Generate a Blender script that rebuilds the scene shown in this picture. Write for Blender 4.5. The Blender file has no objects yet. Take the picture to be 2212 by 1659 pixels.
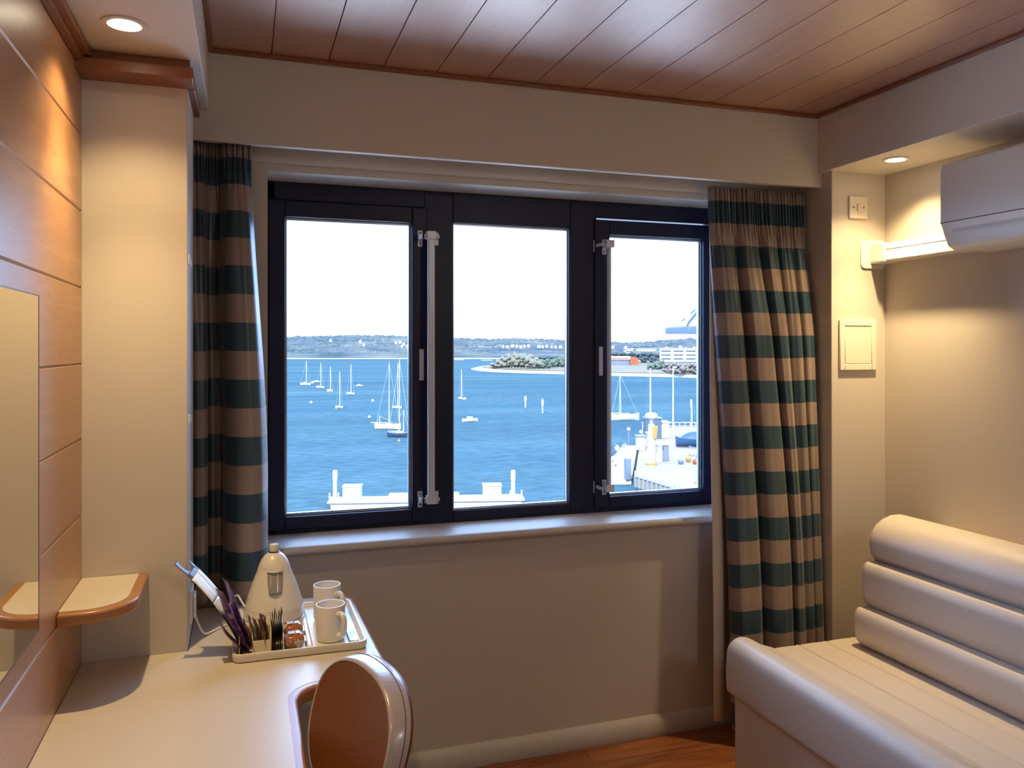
import bpy, bmesh, math, random
from mathutils import Vector, Matrix, noise
random.seed(7)
R = math.radians
COL = bpy.context.scene.collection
SC = bpy.context.scene

# ------------------------------------------------------------------ camera model (used to read real positions off the photograph)
IW, IH, FPX, CX, HZ, EYE = 2212.0, 1659.0, 1735.0, 1106.0, 753.0, 1.5
YAW = math.atan(578.0 / FPX)
SN, CS = math.sin(YAW), math.cos(YAW)
def P(px, py, X=None, Y=None, Z=None):
    k = (px - CX) / FPX; u = (HZ - py) / FPX
    d = Vector((SN + k * CS, CS - k * SN, u))
    if X is not None: t = X / d.x
    elif Y is not None: t = Y / d.y
    else: t = (Z - EYE) / d.z
    return Vector((d.x * t, d.y * t, EYE + d.z * t))

# ------------------------------------------------------------------ materials
def new_mat(name):
    m = bpy.data.materials.new(name); m.use_nodes = True
    nt = m.node_tree; b = nt.nodes['Principled BSDF']
    return m, nt, b
def mat(name, col, rough=0.5, spec=0.5, metal=0.0, var=0.04, nscale=6.0, bump=0.0, bscale=200.0, sheen=0.0, coat=0.0, stretch=(1, 1, 1)):
    m, nt, b = new_mat(name)
    b.inputs['Roughness'].default_value = rough
    b.inputs['Specular IOR Level'].default_value = spec
    b.inputs['Metallic'].default_value = metal
    if sheen: b.inputs['Sheen Weight'].default_value = sheen
    if coat:
        b.inputs['Coat Weight'].default_value = coat; b.inputs['Coat Roughness'].default_value = 0.15
    tc = nt.nodes.new('ShaderNodeTexCoord'); mp = nt.nodes.new('ShaderNodeMapping'); mp.inputs['Scale'].default_value = stretch
    nz = nt.nodes.new('ShaderNodeTexNoise'); nz.inputs['Scale'].default_value = nscale; nz.inputs['Detail'].default_value = 4
    nt.links.new(tc.outputs['Object'], mp.inputs['Vector']); nt.links.new(mp.outputs[0], nz.inputs['Vector'])
    mx = nt.nodes.new('ShaderNodeMix'); mx.data_type = 'RGBA'
    mx.inputs[6].default_value = tuple(c * (1 - var) for c in col[:3]) + (1,)
    mx.inputs[7].default_value = tuple(min(1, c * (1 + var)) for c in col[:3]) + (1,)
    nt.links.new(nz.outputs[0], mx.inputs[0]); nt.links.new(mx.outputs[2], b.inputs['Base Color'])
    if bump:
        n2 = nt.nodes.new('ShaderNodeTexNoise'); n2.inputs['Scale'].default_value = bscale; n2.inputs['Detail'].default_value = 3
        nt.links.new(mp.outputs[0], n2.inputs['Vector'])
        bp = nt.nodes.new('ShaderNodeBump'); bp.inputs['Strength'].default_value = bump; bp.inputs['Distance'].default_value = 0.002
        nt.links.new(n2.outputs[0], bp.inputs['Height']); nt.links.new(bp.outputs[0], b.inputs['Normal'])
    return m
def wood(name, dark, light, scale=(9, 0.8, 9), rough=0.38, spec=0.45, island=0.10, coat=0.0, crough=0.25, cior=1.5):
    """grain stretched along local Y by default"""
    m, nt, b = new_mat(name)
    b.inputs['Roughness'].default_value = rough; b.inputs['Specular IOR Level'].default_value = spec
    if coat:
        b.inputs['Coat Weight'].default_value = coat; b.inputs['Coat Roughness'].default_value = crough; b.inputs['Coat IOR'].default_value = cior
    L = nt.links.new
    tc = nt.nodes.new('ShaderNodeTexCoord'); mp = nt.nodes.new('ShaderNodeMapping'); mp.inputs['Scale'].default_value = scale
    geo = nt.nodes.new('ShaderNodeNewGeometry')
    ad = nt.nodes.new('ShaderNodeVectorMath'); ad.operation = 'MULTIPLY_ADD'
    cmb = nt.nodes.new('ShaderNodeCombineXYZ')
    for i in range(3): L(geo.outputs['Random Per Island'], cmb.inputs[i])
    ad.inputs[1].default_value = (17, 31, 23)
    L(cmb.outputs[0], ad.inputs[0]); L(tc.outputs['Object'], mp.inputs['Vector']); L(mp.outputs[0], ad.inputs[2])
    n1 = nt.nodes.new('ShaderNodeTexNoise'); n1.inputs['Scale'].default_value = 1.0; n1.inputs['Detail'].default_value = 5; n1.inputs['Distortion'].default_value = 1.4
    L(ad.outputs[0], n1.inputs['Vector'])
    mul = nt.nodes.new('ShaderNodeMath'); mul.operation = 'MULTIPLY'; mul.inputs[1].default_value = 9.0; L(n1.outputs[0], mul.inputs[0])
    sn = nt.nodes.new('ShaderNodeMath'); sn.operation = 'SINE'; L(mul.outputs[0], sn.inputs[0])
    n2 = nt.nodes.new('ShaderNodeTexNoise'); n2.inputs['Scale'].default_value = 14.0; n2.inputs['Detail'].default_value = 4
    L(ad.outputs[0], n2.inputs['Vector'])
    f = nt.nodes.new('ShaderNodeMath'); f.operation = 'MULTIPLY_ADD'; f.inputs[1].default_value = 0.16; f.inputs[2].default_value = 0.22
    L(sn.outputs[0], f.inputs[0])
    g = nt.nodes.new('ShaderNodeMath'); g.operation = 'MULTIPLY_ADD'; g.inputs[1].default_value = 0.55; L(n2.outputs[0], g.inputs[0]); L(f.outputs[0], g.inputs[2])
    h = nt.nodes.new('ShaderNodeMath'); h.operation = 'MULTIPLY_ADD'; h.inputs[1].default_value = island * 2; L(geo.outputs['Random Per Island'], h.inputs[0]); L(g.outputs[0], h.inputs[2])
    mx = nt.nodes.new('ShaderNodeMix'); mx.data_type = 'RGBA'; mx.inputs[6].default_value = dark + (1,); mx.inputs[7].default_value = light + (1,)
    L(h.outputs[0], mx.inputs[0]); L(mx.outputs[2], b.inputs['Base Color'])
    bp = nt.nodes.new('ShaderNodeBump'); bp.inputs['Strength'].default_value = 0.06; bp.inputs['Distance'].default_value = 0.001
    L(n2.outputs[0], bp.inputs['Height']); L(bp.outputs[0], b.inputs['Normal'])
    return m
def emit(name, col, s):
    m = bpy.data.materials.new(name); m.use_nodes = True; nt = m.node_tree; nt.nodes.clear()
    e = nt.nodes.new('ShaderNodeEmission'); e.inputs[0].default_value = col + (1,); e.inputs[1].default_value = s
    o = nt.nodes.new('ShaderNodeOutputMaterial'); nt.links.new(e.outputs[0], o.inputs[0]); return m

PAINT = mat('cream_paint', (0.54, 0.492, 0.435), 0.55, 0.3, var=0.02, nscale=2, bump=0.05, bscale=120)
PAINT_PALE = mat('pale_cream_paint', (0.60, 0.55, 0.49), 0.45, 0.35, var=0.015, nscale=2)
SATIN = mat('satin_cream_joinery', (0.50, 0.47, 0.44), 0.42, 0.28, var=0.02, nscale=3)
WALLWOOD = wood('cherry_panelling', (0.28, 0.110, 0.040), (0.60, 0.315, 0.140), scale=(8, 1.1, 14), rough=0.36, island=0.05, coat=0.7, crough=0.38)
CEILWOOD = wood('ceiling_boards', (0.27, 0.115, 0.062), (0.54, 0.285, 0.165), scale=(12, 0.9, 6), rough=0.50, spec=0.6, island=0.10, coat=1.0, crough=0.42, cior=2.0)
TRIMWOOD = wood('dark_wood_trim', (0.16, 0.050, 0.022), (0.32, 0.125, 0.060), scale=(5, 5, 25), rough=0.35, island=0.0)
LIPWOOD = wood('oak_lipping', (0.26, 0.105, 0.035), (0.46, 0.215, 0.090), scale=(10, 10, 40), rough=0.30, spec=0.4, island=0.0, coat=0.3)
LAMINATE = mat('cream_laminate', (0.55, 0.485, 0.40), 0.32, 0.6, var=0.02, nscale=30)
WHITEPL = mat('white_plastic', (0.74, 0.73, 0.71), 0.32, 0.5, var=0.01)
CREAMPL = mat('cream_plastic', (0.70, 0.65, 0.56), 0.28, 0.5, var=0.01)
DARKPL = mat('smoked_window_plastic', (0.30, 0.27, 0.24), 0.15, 0.6, var=0.05)
CERAMIC = mat('white_ceramic', (0.74, 0.71, 0.66), 0.12, 0.6, var=0.01)
BLUEFRAME = mat('navy_window_frame', (0.011, 0.014, 0.040), 0.40, 0.25, var=0.05)
BEAD = mat('grey_blue_glazing_gasket', (0.10, 0.12, 0.16), 0.25, 0.6, var=0.05)
SPACER = mat('aluminium_spacer', (0.55, 0.60, 0.66), 0.25, 0.6, metal=0.6, var=0.03)
STEEL = mat('brushed_aluminium', (0.56, 0.60, 0.66), 0.32, 0.5, metal=0.1, var=0.05, nscale=60)
SCREW = mat('dark_screw', (0.05, 0.05, 0.06), 0.4, 0.5, metal=0.5)
LEATHER = mat('cream_leather', (0.60, 0.525, 0.445), 0.38, 0.5, var=0.03, nscale=12, bump=0.12, bscale=260)
TAN = mat('tan_leather', (0.165, 0.047, 0.012), 0.42, 0.45, var=0.12, nscale=9, bump=0.1, bscale=240)
TANEDGE = mat('skylit_leather_edge', (0.42, 0.37, 0.40), 0.30, 0.7, coat=0.5, var=0.1, nscale=20, bump=0.25, bscale=150)  # tan leather lightened to lavender grey, window glare put into the colour
DARKWOOD = mat('dark_leg_wood', (0.08, 0.03, 0.012), 0.4)
LINING = mat('cream_lining', (0.62, 0.56, 0.49), 0.8, 0.2, sheen=0.2, var=0.03, bump=0.08, bscale=500)
STITCH = mat('seam_shadow_thread', (0.16, 0.12, 0.10), 0.8)

def curtain_mat():
    m, nt, b = new_mat('striped_satin'); L = nt.links.new
    b.inputs['Roughness'].default_value = 0.38; b.inputs['Specular IOR Level'].default_value = 0.55; b.inputs['Sheen Weight'].default_value = 0.15
    tc = nt.nodes.new('ShaderNodeTexCoord'); uv = nt.nodes.new('ShaderNodeSeparateXYZ'); L(tc.outputs['UV'], uv.inputs[0])
    s = nt.nodes.new('ShaderNodeMath'); s.operation = 'MULTIPLY_ADD'; s.inputs[1].default_value = 1 / 0.1745; s.inputs[2].default_value = 0.0
    L(uv.outputs['Y'], s.inputs[0])
    fr = nt.nodes.new('ShaderNodeMath'); fr.operation = 'FRACT'; L(s.outputs[0], fr.inputs[0])
    lt = nt.nodes.new('ShaderNodeMath'); lt.operation = 'LESS_THAN'; lt.inputs[1].default_value = 0.5; L(fr.outputs[0], lt.inputs[0])
    wv = nt.nodes.new('ShaderNodeTexNoise'); wv.inputs['Scale'].default_value = 3; mp = nt.nodes.new('ShaderNodeMapping'); mp.inputs['Scale'].default_value = (900, 30, 1)
    L(tc.outputs['UV'], mp.inputs[0]); L(mp.outputs[0], wv.inputs['Vector'])
    mx = nt.nodes.new('ShaderNodeMix'); mx.data_type = 'RGBA'; mx.inputs[6].default_value = (0.29, 0.215, 0.178, 1); mx.inputs[7].default_value = (0.017, 0.055, 0.086, 1)
    L(lt.outputs[0], mx.inputs[0])
    m2 = nt.nodes.new('ShaderNodeMix'); m2.data_type = 'RGBA'; m2.blend_type = 'MULTIPLY'; m2.inputs[0].default_value = 0.25
    L(mx.outputs[2], m2.inputs[6]); L(wv.outputs[0], m2.inputs[7]); L(m2.outputs[2], b.inputs['Base Color'])
    return m
CURTAIN = curtain_mat()
def glass_mat():
    m = bpy.data.materials.new('window_glass'); m.use_nodes = True; nt = m.node_tree; nt.nodes.clear(); L = nt.links.new
    t = nt.nodes.new('ShaderNodeBsdfTransparent'); t.inputs[0].default_value = (0.97, 0.98, 0.98, 1)
    g = nt.nodes.new('ShaderNodeBsdfGlossy'); g.inputs['Roughness'].default_value = 0.0; g.inputs[0].default_value = (0.9, 0.95, 1, 1)
    fr = nt.nodes.new('ShaderNodeFresnel'); fr.inputs[0].default_value = 1.25
    mx = nt.nodes.new('ShaderNodeMixShader'); o = nt.nodes.new('ShaderNodeOutputMaterial')
    L(fr.outputs[0], mx.inputs[0]); L(t.outputs[0], mx.inputs[1]); L(g.outputs[0], mx.inputs[2]); L(mx.outputs[0], o.inputs[0])
    return m
GLASS = glass_mat()
def mirror_mat():
    m, nt, b = new_mat('mirror_silver'); b.inputs['Base Color'].default_value = (0.86, 0.87, 0.80, 1); b.inputs['Metallic'].default_value = 1; b.inputs['Roughness'].default_value = 0.015
    return m
MIRROR = mirror_mat()
def floor_mat():
    m, nt, b = new_mat('oak_floor_boards'); L = nt.links.new
    b.inputs['Roughness'].default_value = 0.35
    tc = nt.nodes.new('ShaderNodeTexCoord'); br = nt.nodes.new('ShaderNodeTexBrick')
    br.inputs['Scale'].default_value = 1.0; br.inputs['Brick Width'].default_value = 1.2; br.inputs['Row Height'].default_value = 0.14
    br.inputs['Mortar Size'].default_value = 0.0016; br.inputs['Color1'].default_value = (0.26, 0.085, 0.028, 1); br.inputs['Color2'].default_value = (0.34, 0.12, 0.042, 1); br.inputs['Mortar'].default_value = (0.05, 0.018, 0.01, 1)
    L(tc.outputs['Object'], br.inputs['Vector'])
    mp = nt.nodes.new('ShaderNodeMapping'); mp.inputs['Scale'].default_value = (1.2, 22, 1); L(tc.outputs['Object'], mp.inputs[0])
    nz = nt.nodes.new('ShaderNodeTexNoise'); nz.inputs['Scale'].default_value = 2; nz.inputs['Detail'].default_value = 6; nz.inputs['Distortion'].default_value = 0.8; L(mp.outputs[0], nz.inputs['Vector'])
    rp = nt.nodes.new('ShaderNodeMapRange'); rp.inputs[1].default_value = 0.3; rp.inputs[2].default_value = 0.7; rp.inputs[3].default_value = 0.55; rp.inputs[4].default_value = 1.2; L(nz.outputs[0], rp.inputs[0])
    mx = nt.nodes.new('ShaderNodeMix'); mx.data_type = 'RGBA'; mx.blend_type = 'MULTIPLY'; mx.inputs[0].default_value = 1
    L(br.outputs[0], mx.inputs[6]); L(rp.outputs[0], mx.inputs[7]); L(mx.outputs[2], b.inputs['Base Color'])
    return m
FLOORM = floor_mat()

# ------------------------------------------------------------------ mesh helpers
class MB:
    def __init__(s): s.v = []; s.f = []; s.uv = None; s.mi = []
    def add(s, vs, fs, mi=0):
        o = len(s.v); s.v += [Vector(v) for v in vs]; s.f += [tuple(i + o for i in f) for f in fs]; s.mi += [mi] * len(fs); return s
    def box(s, x0, x1, y0, y1, z0, z1, M=None, mi=0):
        vs = [Vector((x, y, z)) for x in (x0, x1) for y in (y0, y1) for z in (z0, z1)]
        if M is not None: vs = [M @ v for v in vs]
        return s.add(vs, [(0, 1, 3, 2), (4, 6, 7, 5), (0, 4, 5, 1), (2, 3, 7, 6), (0, 2, 6, 4), (1, 5, 7, 3)], mi)
    def prism(s, poly, z0, z1, mi=0):
        n = len(poly)
        if area(poly) < 0: poly = poly[::-1]
        vs = [Vector((p[0], p[1], z0)) for p in poly] + [Vector((p[0], p[1], z1)) for p in poly]
        fs = [tuple(range(n - 1, -1, -1)), tuple(range(n, 2 * n))] + [(i, (i + 1) % n, n + (i + 1) % n, n + i) for i in range(n)]
        return s.add(vs, fs, mi)
    def extrude(s, poly, a, b, plane='XZ', mi=0):
        """poly in (x,z) extruded along Y from a to b, or (y,z) along X when plane='YZ'"""
        n = len(poly)
        def pt(p, t): return Vector((p[0], t, p[1])) if plane == 'XZ' else Vector((t, p[0], p[1]))
        vs = [pt(p, a) for p in poly] + [pt(p, b) for p in poly]
        fs = [tuple(range(n)), tuple(range(2 * n - 1, n - 1, -1))] + [(i, n + i, n + (i + 1) % n, (i + 1) % n) for i in range(n)]
        return s.add(vs, fs, mi)
    def lathe(s, prof, c=(0, 0, 0), seg=32, mi=0, M=None):
        c = Vector(c); vs = []; fs = []
        for r, z in prof:
            for i in range(seg):
                a = 2 * math.pi * i / seg; v = Vector((r * math.cos(a), r * math.sin(a), z))
                vs.append((M @ v if M else v) + c)
        for j in range(len(prof) - 1):
            for i in range(seg):
                fs.append((j * seg + i, j * seg + (i + 1) % seg, (j + 1) * seg + (i + 1) % seg, (j + 1) * seg + i))
        fs.append(tuple(range(seg - 1, -1, -1))); n = (len(prof) - 1) * seg; fs.append(tuple(range(n, n + seg)))
        return s.add(vs, fs, mi)
    def tube(s, path, r, seg=10, mi=0):
        path = [Vector(p) for p in path]; rs = r if isinstance(r, (list, tuple)) else [r] * len(path)
        vs = []; fs = []; up = Vector((0.12, 0.31, 0.94)).normalized()
        for i, p in enumerate(path):
            t = (path[min(i + 1, len(path) - 1)] - path[max(i - 1, 0)]).normalized()
            a = t.cross(up)
            if a.length < 1e-3: a = t.cross(Vector((1, 0, 0)))
            a.normalize(); b = t.cross(a)
            for k in range(seg):
                w = 2 * math.pi * k / seg; vs.append(p + (a * math.cos(w) + b * math.sin(w)) * rs[i])
        for i in range(len(path) - 1):
            for k in range(seg):
                fs.append((i * seg + k, i * seg + (k + 1) % seg, (i + 1) * seg + (k + 1) % seg, (i + 1) * seg + k))
        fs.append(tuple(range(seg))); n = (len(path) - 1) * seg; fs.append(tuple(range(n + seg - 1, n - 1, -1)))
        return s.add(vs, fs, mi)
    def grid(s, fn, nu, nv, mi=0, uvfn=None):
        vs = [fn(i / nu, j / nv) for j in range(nv + 1) for i in range(nu + 1)]
        fs = [(j * (nu + 1) + i, j * (nu + 1) + i + 1, (j + 1) * (nu + 1) + i + 1, (j + 1) * (nu + 1) + i) for j in range(nv) for i in range(nu)]
        if uvfn:
            s.uv = (s.uv or []) + [uvfn(i / nu, j / nv) for j in range(nv + 1) for i in range(nu + 1)]
        return s.add(vs, fs, mi)
    def ball(s, c, r, seg=14, M=None, mi=0):
        n = seg // 2
        prof = [(math.sin(math.pi * j / n) * r + 1e-5, -math.cos(math.pi * j / n) * r) for j in range(n + 1)]
        return s.lathe(prof, c, seg, mi, M)
def area(p): return 0.5 * sum(p[i][0] * p[(i + 1) % len(p)][1] - p[(i + 1) % len(p)][0] * p[i][1] for i in range(len(p)))
def worigin(o):
    v = Vector((0, 0, 0))
    while o is not None: v += o.location; o = o.parent
    return v
def obj(name, mb, m, parent=None, bevel=0, bseg=2, smooth=40, subsurf=0, solid=0, at=None):
    me = bpy.data.meshes.new(name)
    org = worigin(parent) if parent is not None else Vector((0, 0, 0))
    loc = Vector(at) if at is not None else Vector((0, 0, 0))
    off = org + loc
    me.from_pydata([tuple(v - off) for v in mb.v], [], mb.f)
    ms = m if isinstance(m, (list, tuple)) else [m]
    for q in ms: me.materials.append(q)
    for i, p in enumerate(me.polygons): p.material_index = mb.mi[i]
    if mb.uv:
        ul = me.uv_layers.new(name='uv')
        for l in me.loops: ul.data[l.index].uv = mb.uv[l.vertex_index]
    bm = bmesh.new(); bm.from_mesh(me)
    if not mb.uv and not solid: bmesh.ops.recalc_face_normals(bm, faces=bm.faces)
    bm.to_mesh(me); bm.free()
    if smooth:
        for p in me.polygons: p.use_smooth = True
        me.set_sharp_from_angle(angle=R(smooth))
    o = bpy.data.objects.new(name, me); COL.objects.link(o); o.location = loc
    if parent is not None: o.parent = parent
    if solid:
        md = o.modifiers.new('solid', 'SOLIDIFY'); md.thickness = solid; md.offset = 0
    if bevel:
        md = o.modifiers.new('bevel', 'BEVEL'); md.width = bevel; md.segments = bseg; md.limit_method = 'ANGLE'; md.angle_limit = R(50)
    if subsurf:
        md = o.modifiers.new('sub', 'SUBSURF'); md.levels = subsurf; md.render_levels = subsurf
    return o
def tag(o, label=None, cat=None, group=None, kind=None):
    if label: o['label'] = label
    if cat: o['category'] = cat
    if group: o['group'] = group
    if kind: o['kind'] = kind
    return o
def empty(name, loc, label, cat, group=None, kind=None):
    o = bpy.data.objects.new(name, None); COL.objects.link(o); o.location = loc; o.empty_display_size = 0.05
    return tag(o, label, cat, group, kind)
def struct(name, mb, m, label, **k):
    return tag(obj(name, mb, m, **k), label, kind='structure')
def copy_tree(o, parent=None):
    c = o.copy(); COL.objects.link(c)
    if parent is not None: c.parent = parent
    for ch in list(o.children): copy_tree(ch, c)
    return c
def arc(cx, cy, r, a0, a1, n=8):
    return [(cx + r * math.cos(R(a0 + (a1 - a0) * i / n)), cy + r * math.sin(R(a0 + (a1 - a0) * i / n))) for i in range(n + 1)]
def rrect(x0, x1, y0, y1, r, n=6):
    return arc(x1 - r, y0 + r, r, -90, 0, n) + arc(x1 - r, y1 - r, r, 0, 90, n) + arc(x0 + r, y1 - r, r, 90, 180, n) + arc(x0 + r, y0 + r, r, 180, 270, n)
def inset(poly, d):
    if area(poly) < 0: poly = poly[::-1]
    out = []; n = len(poly)
    for i in range(n):
        a, b, c = Vector(poly[i - 1]).to_2d(), Vector(poly[i]).to_2d(), Vector(poly[(i + 1) % n]).to_2d()
        e1 = (b - a).normalized(); e2 = (c - b).normalized()
        n1 = Vector((-e1.y, e1.x)); n2 = Vector((-e2.y, e2.x)); nn = (n1 + n2)
        if nn.length < 1e-6: nn = n1
        nn.normalize(); s = max(0.4, nn.dot(n1)); q = b + nn * d / s
        out.append((q.x, q.y))
    return out

# ------------------------------------------------------------------ room dimensions
ZC, YB = 2.417, -1.7            # ceiling height, wall behind the camera
XL, XR, YW = -0.385, 2.42, 2.785  # panelled wall, alcove wall, window wall
YP, XP = 2.24, -0.1396          # pillar face and its right edge
XF, ZS = 2.141, 2.19            # right bulkhead face, its underside
YC, XC = 2.565, 2.162           # right column face, its left edge
YQ, ZQ = 2.62, 2.135            # pelmet plane, pelmet bottom
OX0, OX1, OZ0, OZ1 = 0.073, 1.93, 0.83, 2.09
YFR = 2.935                     # window frame face
DZ = 0.716                      # desk top

# --- shell
b = MB().box(-0.8, 3.0, YB - 0.2, 3.1, -0.12, 0.0)
struct('floor', b, FLOORM, 'orange-brown wood floor boards')
b = MB()
b.box(-0.8, 3.0, YB - 0.2, 3.1, ZC + 0.012, ZC + 0.16)
x = 0.955 - 0.175 * 12; i = 0
while x < XF + 0.1:
    x0, x1 = max(x + 0.0017, -0.104 - 0.05), min(x + 0.175 - 0.0017, XF + 0.05)
    if x1 - x0 > 0.01: b.box(x0, x1, YB, 2.7, ZC, ZC + 0.0125)
    x += 0.175
struct('ceiling', b, CEILWOOD, 'glossy brown wooden ceiling boards')
b = MB()
b.box(-0.6, OX0, YW, 3.0, 0, ZC + 0.1); b.box(OX1, 2.7, YW, 3.0, 0, ZC + 0.1)
b.box(OX0, OX1, YW, 3.0, 0, OZ0); b.box(OX0, OX1, YW, 3.0, OZ1, ZC + 0.1)
struct('wall_window', b, PAINT, 'cream painted wall around and below the window')
b = MB().box(-0.6, XL - 0.016, YB, YW + 0.1, 0, ZC + 0.1)
lv = [0.0, 0.145, 0.335, 0.525, DZ - 0.002, 0.900, 1.087, 1.275, 1.462, 1.652, 1.842, 2.03, 2.226]
for a0, a1 in zip(lv[:-1], lv[1:]):
    b.extrude([(XL - 0.016, a0), (XL - 0.004, a0), (XL, a0 + 0.0035), (XL, a1 - 0.0035), (XL - 0.004, a1), (XL - 0.016, a1)], YB, YP + 0.01, 'XZ')
struct('wall_left', b, WALLWOOD, 'wooden panelling of wide horizontal boards on the left wall')
struct('wall_back', MB().box(-0.8, 3.0, YB - 0.2, YB, 0, ZC + 0.1), PAINT, 'painted wall behind the viewer')
struct('wall_right', MB().box(XR, 2.8, YB, YW, 0, ZC + 0.1), PAINT, 'cream wall of the sofa alcove')
b = MB().box(XL - 0.02, XP, YP, 2.48, 0, 2.226)
struct('wall_pillar', b, PAINT, 'cream pillar between the panelled wall and the left curtain', bevel=0.003)
b = MB().box(XC, 2.6, YC, YW, 0, ZC)
struct('wall_column', b, PAINT, 'cream column between the right curtain and the alcove', bevel=0.003)
struct('ceiling_soffit_left', MB().box(XL - 0.02, -0.104, YB, YQ, 2.225, ZC + 0.02), PAINT_PALE, 'lowered cream soffit over the desk', bevel=0.002)
b = MB().box(XF, XR + 0.01, YB, YQ + 0.004, ZS, ZC + 0.02)
struct('ceiling_soffit_right', b, PAINT_PALE, 'lowered cream bulkhead above the sofa', bevel=0.002)
b = MB().box(XL, XC, YQ, YQ + 0.018, ZQ, ZC + 0.01)
struct('trim_pelmet', b, PAINT, 'long cream pelmet board above the window', bevel=0.002)
b = MB()
b.box(-0.104, XF, YQ - 0.014, YQ, ZC - 0.014, ZC); b.box(XF - 0.014, XF, YB, YQ - 0.014, ZC - 0.014, ZC); b.box(-0.104, -0.090, YB, YQ - 0.014, ZC - 0.014, ZC)
struct('trim_ceiling', b, TRIMWOOD, 'thin dark wood beading around the ceiling', bevel=0.003)
b = MB()
prof = [(0, 0), (-0.016, 0), (-0.018, 0.004), (-0.018, 0.052), (-0.010, 0.068), (-0.003, 0.080), (0, 0.080)]
b.extrude([(YW + p[0], p[1]) for p in prof], XL, XC, 'YZ')
struct('baseboard_window', b, SATIN, 'cream skirting board under the window')
b = MB().box(XR - 0.016, XR, YB, YC, 0, 0.08); b.box(XC, XR, YC - 0.016, YC, 0, 0.08)
struct('baseboard_right', b, SATIN, 'cream skirting board in the alcove', bevel=0.004)
# cornice of the pillar and the panelled wall
b = MB()
b.box(XL, -0.368, YB, 2.17, 2.192, 2.2255)
b.box(XL, -0.352, YB, 2.17, 2.205, 2.2255)
b.box(XL - 0.005, -0.130, 2.172, YP + 0.01, 2.196, 2.2255)
b.box(XL - 0.005, -0.1225, 2.150, YP + 0.01, 2.172, 2.200)
b.box(XP - 0.01, -0.1225, YP, 2.505, 2.172, 2.200)
struct('trim_cornice', b, TRIMWOOD, 'stepped dark wood cornice on top of the pillar', bevel=0.002)

# window board
b = MB().extrude([(2.95, OZ0 + 0.014), (2.755, OZ0 + 0.014), (2.744, OZ0 + 0.010), (2.739, OZ0), (2.742, OZ0 - 0.011), (2.752, OZ0 - 0.016), (2.95, OZ0 - 0.016)], 0.062, OX1 - 0.002, 'YZ')
struct('trim_window_board', b, SATIN, 'glossy cream window board', bevel=0.003, bseg=2, smooth=60)

# ------------------------------------------------------------------ the window
WZ0, WZ1, WX0, WX1 = 0.844, OZ1, 0.0735, 1.90
w = empty('window_1', (OX0, YFR, WZ0), 'navy framed triple window looking over the harbour', None, kind='structure')
GZ0, GZ1 = 0.905, 1.966
panes = [(0.135, 0.589, GZ0, GZ1, True), (0.7465, 1.225, 0.886, 1.977, False), (1.392, 1.8245, GZ0, 1.958, True)]
# outer frame: two mullions and four rails
b = MB()
b.box(WX0 - 0.03, WX0 + 0.030, YFR + 0.012, YFR + 0.075, WZ0, WZ1)
b.box(WX1 - 0.035, OX1 + 0.01, YFR + 0.012, YFR + 0.075, WZ0, WZ1)
b.box(WX0, OX1, YFR + 0.012, YFR + 0.075, WZ1 - 0.065, WZ1 + 0.01)
b.box(WX0, OX1, YFR + 0.012, YFR + 0.075, WZ0 - 0.03, WZ0 + 0.028)
for a0, a1 in ((0.636, 0.7465), (1.225, 1.338)): b.box(a0, a1, YFR + 0.010, YFR + 0.075, WZ0, WZ1 - 0.01)
b.box(0.7465, 1.225, YFR + 0.010, YFR + 0.075, WZ0, 0.886); b.box(0.7465, 1.225, YFR + 0.010, YFR + 0.075, 1.977, WZ1)
obj('frame', b, BLUEFRAME, w, bevel=0.003)
def ring(bm, x0, x1, z0, z1, t, y0, y1):
    bm.box(x0 - t, x0, y0, y1, z0 - t, z1 + t); bm.box(x1, x1 + t, y0, y1, z0 - t, z1 + t)
    bm.box(x0, x1, y0, y1, z0 - t, z0); bm.box(x0, x1, y0, y1, z1, z1 + t)
for (x0, x1, z0, z1, sash) in panes:
    par = w
    if sash:
        b = MB(); sx0, sx1 = x0 - 0.056, x1 + 0.058
        if x0 > 1: sx0, sx1 = x0 - 0.066, x1 + 0.045
        b.box(sx0, x0, YFR, YFR + 0.05, z0 - 0.045, z1 + 0.058); b.box(x1, sx1, YFR, YFR + 0.05, z0 - 0.045, z1 + 0.058)
        b.box(x0, x1, YFR, YFR + 0.05, z0 - 0.045, z0); b.box(x0, x1, YFR, YFR + 0.05, z1, z1 + 0.058)
        par = obj('sash', b, BLUEFRAME, w, bevel=0.004)
    g = MB(); ring(g, x0 + 0.004, x1 - 0.004, z0 + 0.004, z1 - 0.004, 0.0045, YFR + 0.018, YFR + 0.052)
    obj('glazing_gasket', g, BEAD, par, bevel=0.001)
    g = MB(); ring(g, x0 + 0.0085, x1 - 0.0085, z0 + 0.0085, z1 - 0.0085, 0.0045, YFR + 0.030, YFR + 0.044)
    obj('spacer_bar', g, SPACER, par)
    obj('glass_pane', MB().box(x0 + 0.003, x1 - 0.003, YFR + 0.035, YFR + 0.039, z0 + 0.003, z1 - 0.003), GLASS, par, smooth=0)
# espagnolette cover plates
for x, zc in ((0.6235, 1.44), (1.3515, 1.45)):
    b = MB().box(x - 0.0085, x + 0.0085, YFR - 0.004, YFR + 0.001, zc - 0.058, zc + 0.058)
    b.mi = [0] * 6
    tag(obj('lock_plate', b, STEEL, w, bevel=0.0015), 'silver vertical lock plate')
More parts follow.
